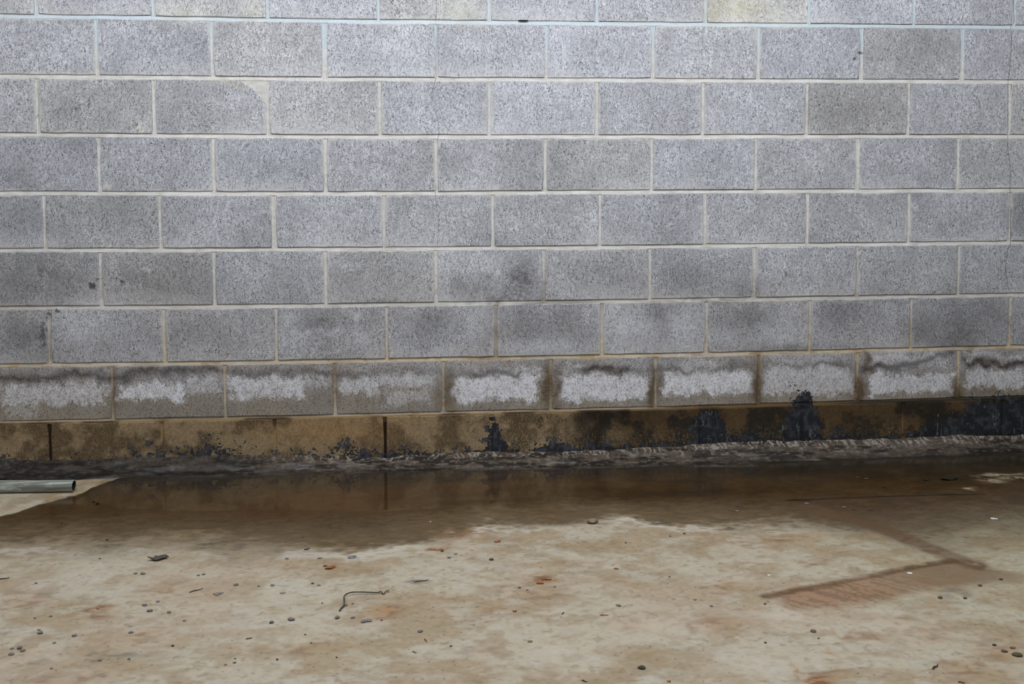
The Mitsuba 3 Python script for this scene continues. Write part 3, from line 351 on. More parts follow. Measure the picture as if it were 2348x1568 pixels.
def mortar_colour(p, n, uv):
    x, z = p.x, p.z
    s = noise(x * 260, z * 260)
    c = mix(lin(206, 205, 202), lin(184, 181, 175), noise(x * 30, z * 90))
    c = mix(c, lin(186, 196, 202), smoothstep(1.45, 1.62, z))
    warm = smoothstep(0.60, 0.38, z) * (0.4 + 0.9 * (fbm(x * 6, z * 30) - 0.3))
    c = mix(c, lin(200, 184, 150), dr.clip(warm, 0, 1))
    c = mix(c, lin(164, 128, 76), smoothstep(0.58, 0.75, fbm(x * 22 + 5, z * 40)) * smoothstep(0.7, 0.3, z) * 0.6)
    c = c * (0.92 + 0.16 * s)
    dirt = smoothstep(0.56, 0.75, fbm(x * 4.3 + 2, z * 9)) * smoothstep(0.85, 0.6, z)
    c = c * (1 - 0.35 * dirt)
    return wall_stains(c, x, z, smoothstep(0.42, 0.3, s), smoothstep(0.6, 0.75, s), s, True)

def block_relief(p, n, uv):
    return grain(p.x, p.z) + 0.6 * noise(p.x * 90, p.z * 60)

def wall_roughness(p, n, uv):
    return dr.clip(0.92 - 0.5 * smoothstep(0.15, 0.02, p.z), 0.3, 1)

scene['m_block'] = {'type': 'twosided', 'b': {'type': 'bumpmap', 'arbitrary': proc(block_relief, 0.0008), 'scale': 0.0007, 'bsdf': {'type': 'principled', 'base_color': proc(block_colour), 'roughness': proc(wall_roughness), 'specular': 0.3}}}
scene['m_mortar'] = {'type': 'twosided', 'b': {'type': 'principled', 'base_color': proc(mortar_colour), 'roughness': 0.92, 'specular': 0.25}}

F_DAMP, F_WET = Curve(DAMP), Curve(WET)
LOBE = Curve([p for p in DRYLOBE if p[1] < -0.16] + [(-0.78, -0.15), (-0.70, -0.02)])
RED_TOP = Curve(REDEDGE + [(REDPATCH[6][0], REDPATCH[6][1]), (REDPATCH[7][0], REDPATCH[7][1])])
RED_LOW = Curve([REDPATCH[0]] + REDPATCH[8:])
RED_X0, RED_X1 = REDPATCH[0][0], REDPATCH[8][0]

def floor_fields(x, y):
    f1 = fbm(x * 7 + 2, y * 9 + 4, octaves=4)
    f2 = fbm(x * 34 + 8, y * 60, octaves=3)
    off = 0.12 * (f1 - 0.5) + 0.11 * (f2 - 0.5)
    lobe = smoothstep(-0.012, 0.012, y - LOBE(x) + 0.25 * off) * smoothstep(-0.68, -0.72, x)
    yd = F_DAMP(x) + off
    damp = smoothstep(-0.06 - 0.07 * smoothstep(0.3, -0.2, x), 0.06 + 0.10 * smoothstep(0.3, -0.2, x) + 0.22 * smoothstep(1.2, 1.9, x), y - yd) * (1 - lobe)
    wet = smoothstep(-0.08, 0.10, y - F_WET(x) - 1.2 * off) * (1 - lobe)
    return f1, f2, lobe, yd, damp, wet

def floor_colour(p, n, uv):
    x, y = p.x, p.y
    f1, f2, lobe, yd, damp, wet = floor_fields(x, y)
    f3 = fbm(x * 15 + 70, y * 26, octaves=3)
    f4 = fbm(x * 90 + 8, y * 110, octaves=3)
    c = mix(lin(150, 141, 124), lin(136, 122, 100), smoothstep(0.38, 0.62, f1))
    c = mix(c, lin(152, 147, 134), smoothstep(0.45, 0.72, f3) * 0.6)
    c = mix(c, lin(118, 100, 74), smoothstep(0.55, 0.75, fbm(x * 13 + 90, y * 15 + 7, octaves=3)) * 0.45)
    c = mix(c, lin(124, 106, 82), smoothstep(0.48, 0.78, f2) * 0.35)
    c = mix(c, lin(148, 132, 114), smoothstep(0.55, 0.8, fbm(x * 3 + 30, y * 4)) * 0.5)
    gr = smoothstep(1.3, 2.2, x + 0.4 * (f3 - 0.5))
    c = c * mix((1, 1, 1), (0.90, 0.92, 0.86), gr)
    c = c * (0.88 + 0.24 * f4)
    c = mix(c, lin(104, 84, 58), smoothstep(0.60, 0.85, fbm(x * 60 + 60, y * 80, octaves=4)) * 0.45)
    # dirt specks
    d1, d2, r = voronoi(x * 26, y * 30)
    sp = smoothstep(0.10 * r, 0.05 * r, d1) * smoothstep(0.55, 0.7, r) * (0.25 + 0.75 * smoothstep(0.42, 0.6, f1))
    c = mix(c, lin(70, 63, 54), sp * 0.7)
    xw, yw = x + 0.05 * (f2 - 0.5) + 0.02 * (f3 - 0.5), y + 0.05 * (f3 - 0.5)
    c = mix(c, lin(172, 165, 152), dr.clip(blobs(xw, yw, PALEFLOOR) * (1 - 0.3 * damp), 0, 0.8) * (1 - damp))
    c = mix(c, lin(74, 73, 70), dr.clip(blobs(xw, yw, GREYSPOTS) * (0.5 + f4), 0, 0.8))
    # the reddish patch where something stood, with streaks drawn across it
    a, b = (x - y) * 0.707, (x + y) * 0.707
    st = 0.5 * fbm(a * 9, b * 110, octaves=2) + 0.5 * f4
    yr = y + 0.035 * (st - 0.5)
    red = smoothstep(0.012, -0.012, yr - RED_TOP(x)) * smoothstep(-0.02, 0.03, yr - RED_LOW(x)) * smoothstep(RED_X0 - 0.01, RED_X0 + 0.06, x) * smoothstep(RED_X1 + 0.12, RED_X1 - 0.1, x)
    redc = mix(mix(lin(126, 96, 72), lin(100, 74, 53), smoothstep(0.42, 0.6, st)), lin(100, 81, 60), smoothstep(RED_X0 + 0.2, RED_X1 - 0.1, x + 0.3 * (f1 - 0.5)))
    c = mix(c, redc, red * 0.8)
    de = seg_dist(x + 0.006 * (f2 - 0.5), y + 0.012 * (f2 - 0.5), REDEDGE)
    c = c * mix((1, 1, 1), (0.46, 0.37, 0.29), smoothstep(0.024, 0.005, de) * (0.55 + 0.45 * smoothstep(0.3, 0.5, f3)))
    # rust
    ru = blobs(xw, yw, RUST) * (0.85 + 2.2 * (0.5 * f2 + 0.5 * f4 - 0.45))
    c = mix(c, mix(lin(136, 98, 58), lin(98, 62, 34), smoothstep(0.4, 0.62, f2)), dr.clip(ru * 1.1, 0, 0.85))
    # damp
    t = dr.clip((y - yd) / (-yd), 0, 1)
    dc = mix(mix(lin(92, 76, 52), lin(58, 38, 13), smoothstep(0.02, 0.42, t + 0.15 * (f3 - 0.5))), lin(26, 19, 12), smoothstep(0.5, 0.9, t + 0.25 * (f1 - 0.5)))
    dc = mix(dc, lin(96, 86, 68), smoothstep(1.4, 2.3, x) * smoothstep(0.55, 0.1, t) * 0.75)
    dc = dc * (0.72 + 0.56 * f3) * (0.80 + 0.40 * f2) * (0.84 + 0.32 * f4)
    dc = mix(dc, lin(70, 40, 19), dr.clip(blobs(xw, yw, REDDISH) * (0.4 + 1.2 * (f1 - 0.2)), 0, 0.8))
    dc = 0.80 * dc * (1 - 0.75 * dr.clip(blobs(xw, yw, DARKWATER), 0, 1))
    dc = mix(dc, lin(164, 150, 124), dr.clip(blobs(xw, yw, [q for q in PALEFLOOR if q[1] > -0.5 and q[0] > 1.9]) * smoothstep(0.35, 0.6, st + 0.25 * (f2 - 0.5) + 0.1), 0, 0.85))
    rim = dr.exp(-dr.square((y - yd + 0.035) / 0.022)) * smoothstep(0.42, 0.6, f1) * smoothstep(1.6, 1.2, x)
    c = mix(c, lin(170, 165, 156), rim * 0.6)
    c = mix(c, dc, damp * (0.96 - 0.25 * smoothstep(1.5, 2.4, x) * smoothstep(0.4, 0.1, t)))
    dd = seg_dist(x + 0.02 * (f3 - 0.5), y + 0.03 * (f2 - 0.5), DIAGONAL)
    c = mix(c, lin(78, 57, 37), smoothstep(0.055, 0.020, dd) * 0.85 * (0.6 + 0.8 * (f2 - 0.2)))
    ds = seg_dist(x, y + 0.006 * (f2 - 0.5), SEAM)
    return c * (1 - 0.62 * smoothstep(0.011, 0.003, ds) * smoothstep(2.30, 2.15, x))

def floor_roughness(p, n, uv):
    f1, f2, lobe, yd, damp, wet = floor_fields(p.x, p.y)
    return dr.clip(0.72 - 0.27 * damp - 0.32 * wet + 0.08 * (f2 - 0.5), 0.12, 1)

def floor_relief(p, n, uv):
    return 0.0016 * fbm(p.x * 16, p.y * 16, octaves=3)

scene['m_floor'] = {'type': 'principled', 'base_color': proc(floor_colour), 'roughness': proc(floor_roughness), 'specular': 0.22}
scene['m_puddle'] = {'type': 'thindielectric', 'int_ior': 1.2, 'ext_ior': 1.0}

def ridge_colour(p, n, uv):
    x, y, z = p.x, p.y, p.z
    f1, f2 = fbm(x * 10, y * 40 + z * 30, octaves=3), fbm(x * 55, y * 90 + z * 110, octaves=3)
    g = fbm(x * 120, uv.y * 10 + y * 60, octaves=3)
    c = mix(lin(68, 58, 49), lin(32, 26, 21), smoothstep(0.38, 0.62, f1))
    c = mix(c, lin(88, 80, 70), smoothstep(0.5, 0.68, f2) * 0.5) * (0.7 + 0.6 * g)
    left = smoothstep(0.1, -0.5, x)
    strand = fbm(x * 130 + 30 * uv.y * (f1 - 0.5), uv.y * 6, octaves=3)                     # fibres that run up to the wall
    cr = smoothstep(0.52, 0.68, strand) * smoothstep(0.55, 0.1, uv.y + 0.6 * (f1 - 0.5)) + 0.4 * smoothstep(0.60, 0.74, f2 + 0.3 * (g - 0.5))
    c = mix(c, lin(146, 138, 128), dr.clip(cr * (1 - 0.8 * left), 0, 1) * (0.62 - 0.4 * smoothstep(0.1, 0.5, uv.y)))
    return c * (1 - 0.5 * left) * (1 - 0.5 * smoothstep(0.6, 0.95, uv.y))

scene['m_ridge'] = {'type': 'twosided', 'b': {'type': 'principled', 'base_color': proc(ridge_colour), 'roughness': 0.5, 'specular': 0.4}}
def plaster(p, n, uv):
    return mix(lin(150, 146, 140), lin(128, 124, 118), fbm(p.x * 3 + p.y, p.z * 3 + p.y * 2, octaves=3))
scene['m_plain'] = {'type': 'twosided', 'b': {'type': 'principled', 'base_color': proc(plaster), 'roughness': 0.9, 'specular': 0.2}}
scene['m_white_metal'] = {'type': 'twosided', 'b': {'type': 'principled', 'base_color': {'type': 'rgb', 'value': lin(220, 220, 218)}, 'roughness': 0.5}}

# ---------------------------------------------------------------- the block wall
JW, BW = 0.0100, 0.0135                       # widths of the head and the bed joints
X0, X1 = -4.2, 5.2
def bed_z(k, x):
    if k < 0:
        return bed_z(0, x) + 0.209 * (-k)
    if k > 7:
        return np.full_like(np.asarray(x, float), -0.02)
    b = sorted(BEDS[k])
    return np.interp(x, [q[0] for q in b], [q[1] for q in b])

def heads(k):
    """all head joints of a course: the seen ones, then regular ones out to the corners"""
    base = sorted(HEADS[k]) if k >= 0 else sorted(HEADS[1 if k % 2 else 0])
    left, right = [], []
    a = base[0]
    while a - 0.4064 > X0:
        a -= 0.4064; left.append(a)
    a = base[-1]
    while a + 0.4064 < X1:
        a += 0.4064; right.append(a)
    return [X0] + left[::-1] + base + right + [X1]

WIDE = {(1, 2): 0.020, (4, 2): 0.017, (3, 7): 0.013, (1, 8): 0.014, (1, 7): 0.012, (2, 1): 0.012, (6, 3): 0.010, (5, 2): 0.010, (7, 7): 0.012}
TONE = {(1, 0): .44, (1, 1): .46, (1, 2): .52, (1, 3): .58, (1, 4): .48, (1, 5): .60, (1, 6): .54, (1, 7): .44, (1, 8): .38, (1, 9): .48,
        (0, 0): .52, (0, 1): .50, (0, 2): .60, (0, 3): .55, (0, 4): .60, (0, 5): .50, (0, 6): .50, (0, 7): .70, (0, 8): .58, (0, 9): .50, (0, 10): .5,
        (2, 0): .42, (2, 1): .40, (2, 2): .40, (2, 3): .48, (2, 4): .52, (2, 5): .60, (2, 6): .46, (2, 7): .47, (2, 8): .36, (2, 9): .46, (2, 10): .46,
        (3, 0): .38, (3, 1): .42, (3, 2): .42, (3, 3): .40, (3, 4): .42, (3, 5): .42, (3, 6): .46, (3, 7): .42, (3, 8): .38, (3, 9): .46,
        (4, 0): .40, (4, 1): .34, (4, 2): .40, (4, 3): .46, (4, 4): .42, (4, 5): .46, (4, 6): .42, (4, 7): .42, (4, 8): .38, (4, 9): .38, (4, 10): .3,
        (5, 0): .28, (5, 1): .30, (5, 2): .42, (5, 3): .46, (5, 4): .54, (5, 5): .44, (5, 6): .46, (5, 7): .46, (5, 8): .42, (5, 9): .42,
        (6, 0): .40, (6, 1): .44, (6, 2): .44, (6, 3): .44, (6, 4): .46, (6, 5): .44, (6, 6): .48, (6, 7): .46, (6, 8): .44, (6, 9): .36, (6, 10): .4}
WARM = {(2, 8): .9, (2, 1): .65, (2, 3): .6, (1, 2): .6, (0, 7): .9, (0, 4): .75, (0, 2): .7, (4, 1): .6, (5, 1): .65, (5, 0): .5, (1, 8): .6, (3, 5): .6, (3, 9): .6, (2, 10): .8, (5, 3): .6}

def block_mesh(corners, tint, tone, cut=None):
    """a block from its face's corners (left bottom, right bottom, right top, left top as x, z): uneven outline, worn arris, body behind"""
    (ax, az), (bx_, bz), (cx, cz), (dx, dz) = corners
    out = []
    for (p, q, m) in (((ax, az), (bx_, bz), 7), ((bx_, bz), (cx, cz), 4), ((cx, cz), (dx, dz), 7), ((dx, dz), (ax, az), 4)):
        for i in range(m):
            t = i / m
            if i == 0:
                t0 = 0.0
            out.append([p[0] + (q[0] - p[0]) * t, p[1] + (q[1] - p[1]) * t])
    out = np.array(out)
    mid = out.mean(0)
    r = np.array([[rnd.uniform(-1, 1), rnd.uniform(-1, 1)] for _ in out])
    out += r * 0.0011
    for i in (0, 7, 11, 18):                                            # rounded corners
        out[i] += (mid - out[i]) / np.linalg.norm(mid - out[i]) * rnd.uniform(0.001, 0.005)
    if cut is not None:
        poly = sg.Polygon(out).difference(sg.Polygon(cut))
        out = np.array(poly.exterior.coords)[:-1]
        if sg.Polygon(out).exterior.is_ccw is False:
            out = out[::-1]
    n = len(out)
    d = rnd.uniform(-0.0010, 0.0008)
    inner = mid + (out - mid) * (1 - 0.0030 / np.maximum(np.abs(out - mid).max(1, keepdims=True), 0.02))
    w, h = bx_ - ax, dz - az
    def ring(q, y): return np.column_stack([q[:, 0], np.full(len(q), y), q[:, 1]])
    v = np.vstack([ring(inner, d), ring(out, d + 0.0022), ring(out, 0.03), [[mid[0], d, mid[1]]]])
    f = []
    for i in range(n):
        j = (i + 1) % n
        f += [[3 * n, i, j], [i, n + i, n + j], [i, n + j, j], [n + i, 2 * n + i, 2 * n + j], [n + i, 2 * n + j, n + j]]
    u = np.clip((v[:, 0] - ax) / w, 0.001, 0.999) + 2 * round(tint * 20)
    vv = np.clip((v[:, 2] - az) / h, 0.001, 0.999) + 2 * round(tone * 20)
    return (v, np.array(f)), np.column_stack([u, vv])

def course_blocks(k):
    hs = heads(k)
    first = hs.index(sorted(HEADS[k])[0]) if k >= 0 else 99
    for i in range(len(hs) - 1):
        idx = i - first + 1                    # 0 = the block left of the first seen joint
        wl, wr = WIDE.get((k, idx - 1), JW) / 2, WIDE.get((k, idx), JW) / 2
        x0, x1 = hs[i] + wl, hs[i + 1] - wr
        zb, zt = bed_z(k, np.array([x0, x1])) + BW / 2, bed_z(k - 1, np.array([x0, x1])) - BW / 2
        if k == 8:
            zb = zb - BW / 2
        yield idx, x0, x1, [(x0, zb[0]), (x1, zb[1]), (x1, zt[1]), (x0, zt[0])]

rest_v, rest_f, rest_uv, at = [], [], [], 0
CHIP = None
for k in range(-6, 9):
    for idx, x0, x1, corners in course_blocks(k):
        tone = TONE.get((k, idx), rnd.uniform(0.38, 0.5))
        tint = WARM.get((k, idx), rnd.uniform(0.15, 0.4))
        cut = None
        if (k, idx) == (2, 2):                 # the broken corner
            cx, cz = corners[2]
            CHIP = [(cx + .03, cz + .03), (cx + .03, cz - .088), (cx - .004, cz - .084), (cx - .022, cz - .058), (cx - .045, cz - .030), (cx - .085, cz - .006), (cx - .10, cz + .03)]
            cut = CHIP
        mesh, uv = block_mesh(corners, tint, tone, cut)
        if k >= 0 and x1 > -1.5 and x0 < 3.05:
            key = numbered('wall_back__concrete_block')
            put(key, mesh, 'm_block', uv=uv)
            if cut is not None:
                labels[key] = {'label': 'concrete block with a broken upper right corner filled with mortar'}
            elif (k, idx) == (0, 7):
                labels[key] = {'label': 'concrete block washed cream white in the top course'}
            elif (k, idx) == (2, 8):
                labels[key] = {'label': 'brownish grey concrete block darker than its neighbours'}
        else:
            rest_v.append(mesh[0]); rest_f.append(mesh[1] + at); rest_uv.append(uv); at += len(mesh[0])
put('wall_back__outlying_blocks', (np.vstack(rest_v), np.vstack(rest_f)), 'm_block', uv=np.vstack(rest_uv))
labels['wall_back__outlying_blocks'] = {'label': 'further concrete blocks of the same wall', 'kind': 'stuff'}

def strip(path, across, prof):
    """a joint: the profile (offset across, depth) swept along a path of (x, z) points"""
    path = np.asarray(path, float)
    v, m = [], len(prof)
    for (x, z) in path:
        for (o, d) in prof:
            v.append((x + o * across[0], d, z + o * across[1]))
    f = []
    for i in range(len(path) - 1):
        for j in range(m - 1):
            a = i * m + j
            f += [[a, a + 1, a + m + 1], [a, a + m + 1, a + m]]
    return np.array(v), np.array(f)

parts = []
core = trimesh.creation.box((X1 - X0, 0.2, 3.0)); core.apply_translation(((X0 + X1) / 2, 0.112, 1.48))
parts.append((np.array(core.vertices), np.array(core.faces)))
BEDP = [(0.0100, 0.0065), (0.0070, 0.0044), (0.0050, 0.0036), (0.0030, 0.0034), (-0.0010, 0.0026), (-0.0050, 0.0016), (-0.0072, 0.0012), (-0.0100, 0.0030)]
for k in range(-6, 8):
    xs = np.arange(X0, X1 + 0.01, 0.05)
    z = bed_z(k, xs) + 0.0006 * np.sin(xs * 37 + k) + 0.0004 * np.sin(xs * 91 + 2 * k)
    parts.append(strip(np.column_stack([xs, z]), (0, 1), BEDP))
for k in range(-5, 9):
    first = heads(k).index(sorted(HEADS[k])[0]) if k >= 0 else 99
    for i, x in enumerate(heads(k)[1:-1]):
        w = WIDE.get((k, i + 1 - first), JW) / 2 + 0.003
        zs = np.linspace(bed_z(k, x), bed_z(k - 1, x), 5)
        dp = 0.006 if k == 8 and i - first + 1 in (0, 3) and first < 50 else 0.0
        if dp: zs = zs - np.array([0, 0, 0, 0, 0.02])
        parts.append(strip(np.column_stack([x + 0.0006 * np.sin(zs * 60 + x * 9), zs]), (1, 0), [(-w, 0.0040 + dp), (-w * .55, 0.0024 + dp), (-w * .2, 0.0040 + dp), (w * .2, 0.0040 + dp), (w * .55, 0.0024 + dp), (w, 0.0040 + dp)]))
c0 = np.array(CHIP); pv = np.column_stack([c0[:, 0], np.full(len(c0), 0.0022), c0[:, 1]]); pv[[0, 1], 0] -= 0.028; pv[[0, 6], 2] -= 0.026
parts.append((pv, np.array([[0, i, i + 1] for i in range(1, len(c0) - 1)])))
vs, fs, at = [], [], 0
for v, f in parts:
    vs.append(v); fs.append(f + at); at += len(v)
put('wall_back', (np.vstack(vs), np.vstack(fs)), 'm_mortar')
labels['wall_back'] = {'label': 'grey concrete block wall with pale mortar joints, stained brown and black towards the floor', 'kind': 'structure'}

# ---------------------------------------------------------------- floor, ceiling, side walls (outside the frame), lamps
def slab(x0, x1, y0, y1, z0, z1):
    b = trimesh.creation.box((x1 - x0, y1 - y0, z1 - z0)); b.apply_translation(((x0 + x1) / 2, (y0 + y1) / 2, (z0 + z1) / 2))
    return b
def grid_floor():
    xs = np.linspace(X0, X1, 95); ys = np.linspace(-8.0, 0.03, 82)
    gx, gy = np.meshgrid(xs, ys)
    z = 0.004 * (meshkit.fbm(np.column_stack([gx.ravel() * 1.3, gy.ravel() * 1.3, 0 * gx.ravel()])) - 0.0)
    z = z - z.max()
    z = np.where(gy.ravel() > -0.8, np.minimum(z, 0) * np.clip((-gy.ravel() - 0.3) / 0.5, 0, 1), z) * 0.5
    v = np.column_stack([gx.ravel(), gy.ravel(), z])
    i = np.arange(len(ys) - 1)[:, None] * len(xs) + np.arange(len(xs) - 1)[None]
    i = i.ravel()
    return v, np.vstack([np.column_stack([i, i + 1, i + len(xs) + 1]), np.column_stack([i, i + len(xs) + 1, i + len(xs)])])
FLOOR_V, FLOOR_F = grid_floor()
put('floor', (FLOOR_V, FLOOR_F), 'm_floor', True)
labels['floor'] = {'label': 'beige concrete floor, dry in front and soaked dark brown along the wall', 'kind': 'structure'}
from scipy.interpolate import LinearNDInterpolator
_fi = LinearNDInterpolator(FLOOR_V[:, :2], FLOOR_V[:, 2])
def floor_z(x, y): return float(_fi(x, y))

put('ceiling', slab(X0, X1, -8.0, 0.2, CEILING, CEILING + 0.1), 'm_plain')
labels['ceiling'] = {'label': 'plain grey ceiling above the block wall', 'kind': 'structure'}
put('wall_left', slab(X0 - 0.15, X0, -8.0, 0.2, -0.05, CEILING), 'm_plain')
labels['wall_left'] = {'label': 'plain wall closing the room at left', 'kind': 'structure'}
put('wall_right', slab(X1, X1 + 0.15, -8.0, 0.2, -0.05, CEILING), 'm_plain')
labels['wall_right'] = {'label': 'plain wall closing the room at right', 'kind': 'structure'}
for i, (lx, ly) in enumerate(LIGHTS):
    key = numbered('ceiling_light')
    h = slab(-0.61, 0.61, -0.16, 0.16, CEILING - 0.07, CEILING); h.apply_translation((lx, ly, 0))
    put(key + '__housing', h, 'm_white_metal')
    v = np.array([(lx - .58, ly - .14, CEILING - 0.072), (lx + .58, ly - .14, CEILING - 0.072), (lx + .58, ly + .14, CEILING - 0.072), (lx - .58, ly + .14, CEILING - 0.072)])
    scene[key + '__diffuser'] = ply((v, np.array([[0, 2, 1], [0, 3, 2]])), 'm_white_metal', emitter={'type': 'area', 'radiance': {'type': 'rgb', 'value': [LAMP * c for c in LAMP_RGB]}})
    labels[key] = {'label': 'long white ceiling light, %s in the row %s the wall' % (('left', 'middle', 'right')[i % 3], ('close to', 'away from')[i // 3]), 'category': 'light', 'group': 'ceiling lights'}

# ---------------------------------------------------------------- the ridge of tar and silt along the foot of the wall
top, foot = sorted(COVETOP), sorted(COVEFOOT)
xs = np.concatenate([np.arange(X0, -1.4, 0.03), np.arange(-1.4, 3.1, 0.006), np.arange(3.1, X1, 0.03)])
s = np.linspace(0, 1, 15)
tz = np.interp(xs, [q[0] for q in top], [q[1] for q in top]); fy = np.interp(xs, [q[0] for q in foot], [q[1] for q in foot])
gx, gs = np.meshgrid(xs, s, indexing='ij')
n1 = meshkit.fbm(np.column_stack([gx.ravel() * 9, gs.ravel() * 3, 0 * gx.ravel()])).reshape(gx.shape)
n2 = meshkit.fbm(np.column_stack([gx.ravel() * 26, gs.ravel() * 7 + gx.ravel() * 6, 0 * gx.ravel() + 5])).reshape(gx.shape)
n1, n2 = n1 - n1.mean(), n2 - n2.mean()
bell = np.sin(np.pi * np.clip(gs, 0, 1)) ** 0.7
tz2 = tz[:, None] + 0.012 * (n1[:, :1]) + 0.010 * n2[:, :1]
z = tz2 * (1 - gs) ** 1.7 + bell * (0.016 * n1 + 0.013 * n2) + 0.004 * bell
z = np.where(gs > 0.999, -0.003, np.maximum(z, 0.0012 + 0.003 * (1 - gs)))
y = np.where(gs < 0.001, 0.004, fy[:, None] * (gs ** 0.85) * (1 + 0.22 * n1) + 0.012 * bell * n2)
y = np.minimum(y, -0.0012)
m = len(s); ii = (np.arange(len(xs) - 1)[:, None] * m + np.arange(m - 1)[None]).ravel()
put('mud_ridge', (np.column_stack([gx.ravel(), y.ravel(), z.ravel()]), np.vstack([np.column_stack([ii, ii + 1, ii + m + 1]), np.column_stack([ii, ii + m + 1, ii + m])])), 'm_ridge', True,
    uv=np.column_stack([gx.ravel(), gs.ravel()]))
labels['mud_ridge'] = {'label': 'crusted dark ridge of tar and silt along the foot of the block wall', 'category': 'mud', 'kind': 'stuff'}

# ---------------------------------------------------------------- the puddle
pud = sg.Polygon(PUDDLE).buffer(0.03).buffer(-0.05).buffer(0.02)
co = np.array(pud.exterior.segmentize(0.02).coords)[:-1]
cen = co.mean(0)
jit = meshkit.fbm(np.column_stack([co[:, 0] * 9, co[:, 1] * 9, 0 * co[:, 0]]))
co = co + np.column_stack([0.02 * (jit - jit.mean()), 0.035 * (jit - jit.mean())])
pud = sg.Polygon(co).buffer(0)
pv, pf = trimesh.creation.triangulate_polygon(pud, engine='earcut')
pf = np.array(pf); a = np.cross(np.append(pv[pf[0, 1]] - pv[pf[0, 0]], 0), np.append(pv[pf[0, 2]] - pv[pf[0, 0]], 0))[2]
if a < 0: pf = pf[:, ::-1]
put('puddle', (np.column_stack([pv, np.full(len(pv), 0.0010)]), pf), 'm_puddle')
labels['puddle'] = {'label': 'shallow dark brown puddle on the floor along the wall, mirroring the lowest blocks', 'category': 'puddle'}

# ---------------------------------------------------------------- pipe, twig, sliver in the joint, litter on the floor
def steel(p, n, uv):
    f = fbm(p.x * 9, p.y * 120 + p.z * 120, octaves=3)
    c = mix(lin(150, 154, 146), lin(108, 112, 104), smoothstep(0.35, 0.65, f))
    return mix(c, lin(190, 194, 188), smoothstep(0.62, 0.8, fbm(p.x * 25, p.z * 160)) * 0.7)
scene['m_steel'] = {'type': 'twosided', 'b': {'type': 'principled', 'base_color': proc(steel), 'roughness': 0.5, 'metallic': 0.35, 'specular': 0.5}}
def tube_mesh(r0, r1, length, sides=40):
    a = np.linspace(0, 2 * np.pi, sides, endpoint=False)
    rings = [(r1, 0), (r1, 0.0), (r0 - .001, 0), (r0, -0.001), (r0, -length), (r1, -length)]
    v = np.vstack([np.column_stack([np.full(sides, L), r * np.cos(a), r * np.sin(a)]) for r, L in ((r1, -length), (r1, -0.001), (r1 + .0006, 0), (r0 - .0008, 0), (r0, -0.001), (r0, -length))])
    f = []
    for k in range(5):
        for i in range(sides):
            j = (i + 1) % sides
            f += [[k * sides + i, k * sides + j, (k + 1) * sides + j], [k * sides + i, (k + 1) * sides + j, (k + 1) * sides + i]]
    return trimesh.Trimesh(v, np.array(f), process=False)
PR = 0.0200
pipe = tube_mesh(PR, PR - 0.0032, 1.9)
ang = math.atan2(PIPE_END[1] - PIPE_FAR[1], PIPE_END[0] - PIPE_FAR[0])
pipe.apply_transform(trimesh.transformations.rotation_matrix(ang, (0, 0, 1)))
pipe.apply_translation((PIPE_END[0], PIPE_END[1], PR + 0.0002))
pipe.invert()
put('pipe', pipe, 'm_steel', 40)
bore = tube_mesh(PR - 0.0033, PR - 0.0037, 1.2)
bore.apply_transform(trimesh.transformations.rotation_matrix(ang, (0, 0, 1)))
bore.apply_translation((PIPE_END[0] - 0.002 * math.cos(ang), PIPE_END[1] - 0.002 * math.sin(ang), PR + 0.0002))
put('pipe__bore', bore, 'm_black', 40)
labels['pipe__bore'] = {'label': 'dark hollow inside of the pipe'}
labels['pipe'] = {'label': 'open-ended galvanised steel pipe lying on the floor at the left edge', 'category': 'pipe'}

def flat(key, rgb, rough=0.8, spec=0.3, amt=0.35, freq=120):
    a, b = lin(*rgb), [c * (1 - amt) for c in lin(*rgb)]
    def fn(p, n, uv):
        return mix(a, b, smoothstep(0.3, 0.7, fbm(p.x * freq, p.y * freq, p.z * freq, octaves=2)))
    scene[key] = {'type': 'twosided', 'b': {'type': 'principled', 'base_color': proc(fn), 'roughness': rough, 'specular': spec}}
for k, rgb in dict(dark=(70, 64, 57), grey=(106, 100, 93), lilac=(108, 105, 107), brown=(90, 68, 50), rust=(134, 80, 46), tan=(124, 106, 84), white=(198, 194, 190), black=(28, 25, 21), olive=(74, 67, 48), ochre=(124, 106, 74), darkgreen=(52, 54, 45)).items():
    flat('m_' + k, rgb)

def swept(points, radii, sides=7):
    p = np.asarray(points, float); t = np.gradient(p, axis=0); t /= np.linalg.norm(t, axis=1, keepdims=True)
    n = np.cross(t, [0, 0, 1.0]); n /= np.linalg.norm(n, axis=1, keepdims=True) + 1e-9
    b = np.cross(n, t); a = np.linspace(0, 2 * np.pi, sides, endpoint=False)
    r = np.broadcast_to(radii, (len(p),))
    v = (p[:, None] + r[:, None, None] * (np.cos(a)[None, :, None] * n[:, None] + np.sin(a)[None, :, None] * b[:, None])).reshape(-1, 3)
    f = []
    for i in range(len(p) - 1):
        for j in range(sides):
            q, w = i * sides + j, i * sides + (j + 1) % sides
            f += [[q, w, w + sides], [q, w + sides, q + sides]]
    k = len(v); v = np.vstack([v, p[:1], p[-1:]])
    for j in range(sides):
        f += [[k, (j + 1) % sides, j], [k + 1, (len(p) - 1) * sides + j, (len(p) - 1) * sides + (j + 1) % sides]]
    return v, np.array(f)
def smooth_path(pts, n=60):
    from scipy.interpolate import PchipInterpolator
    pts = np.asarray(pts, float); d = np.r_[0, np.cumsum(np.linalg.norm(np.diff(pts, axis=0), axis=1))]
    return PchipInterpolator(d, pts)(np.linspace(0, d[-1], n))
tw = smooth_path([(x, y, floor_z(x, y) + 0.0024 + h) for (x, y), h in zip(TWIG, [0, .001, .001, .003, .004, .005, .005, .004, .003, .002, .003, 0, .003, .0])])
put('twig', swept(tw, np.linspace(0.0020, 0.0013, len(tw))), 'm_dark', 40)
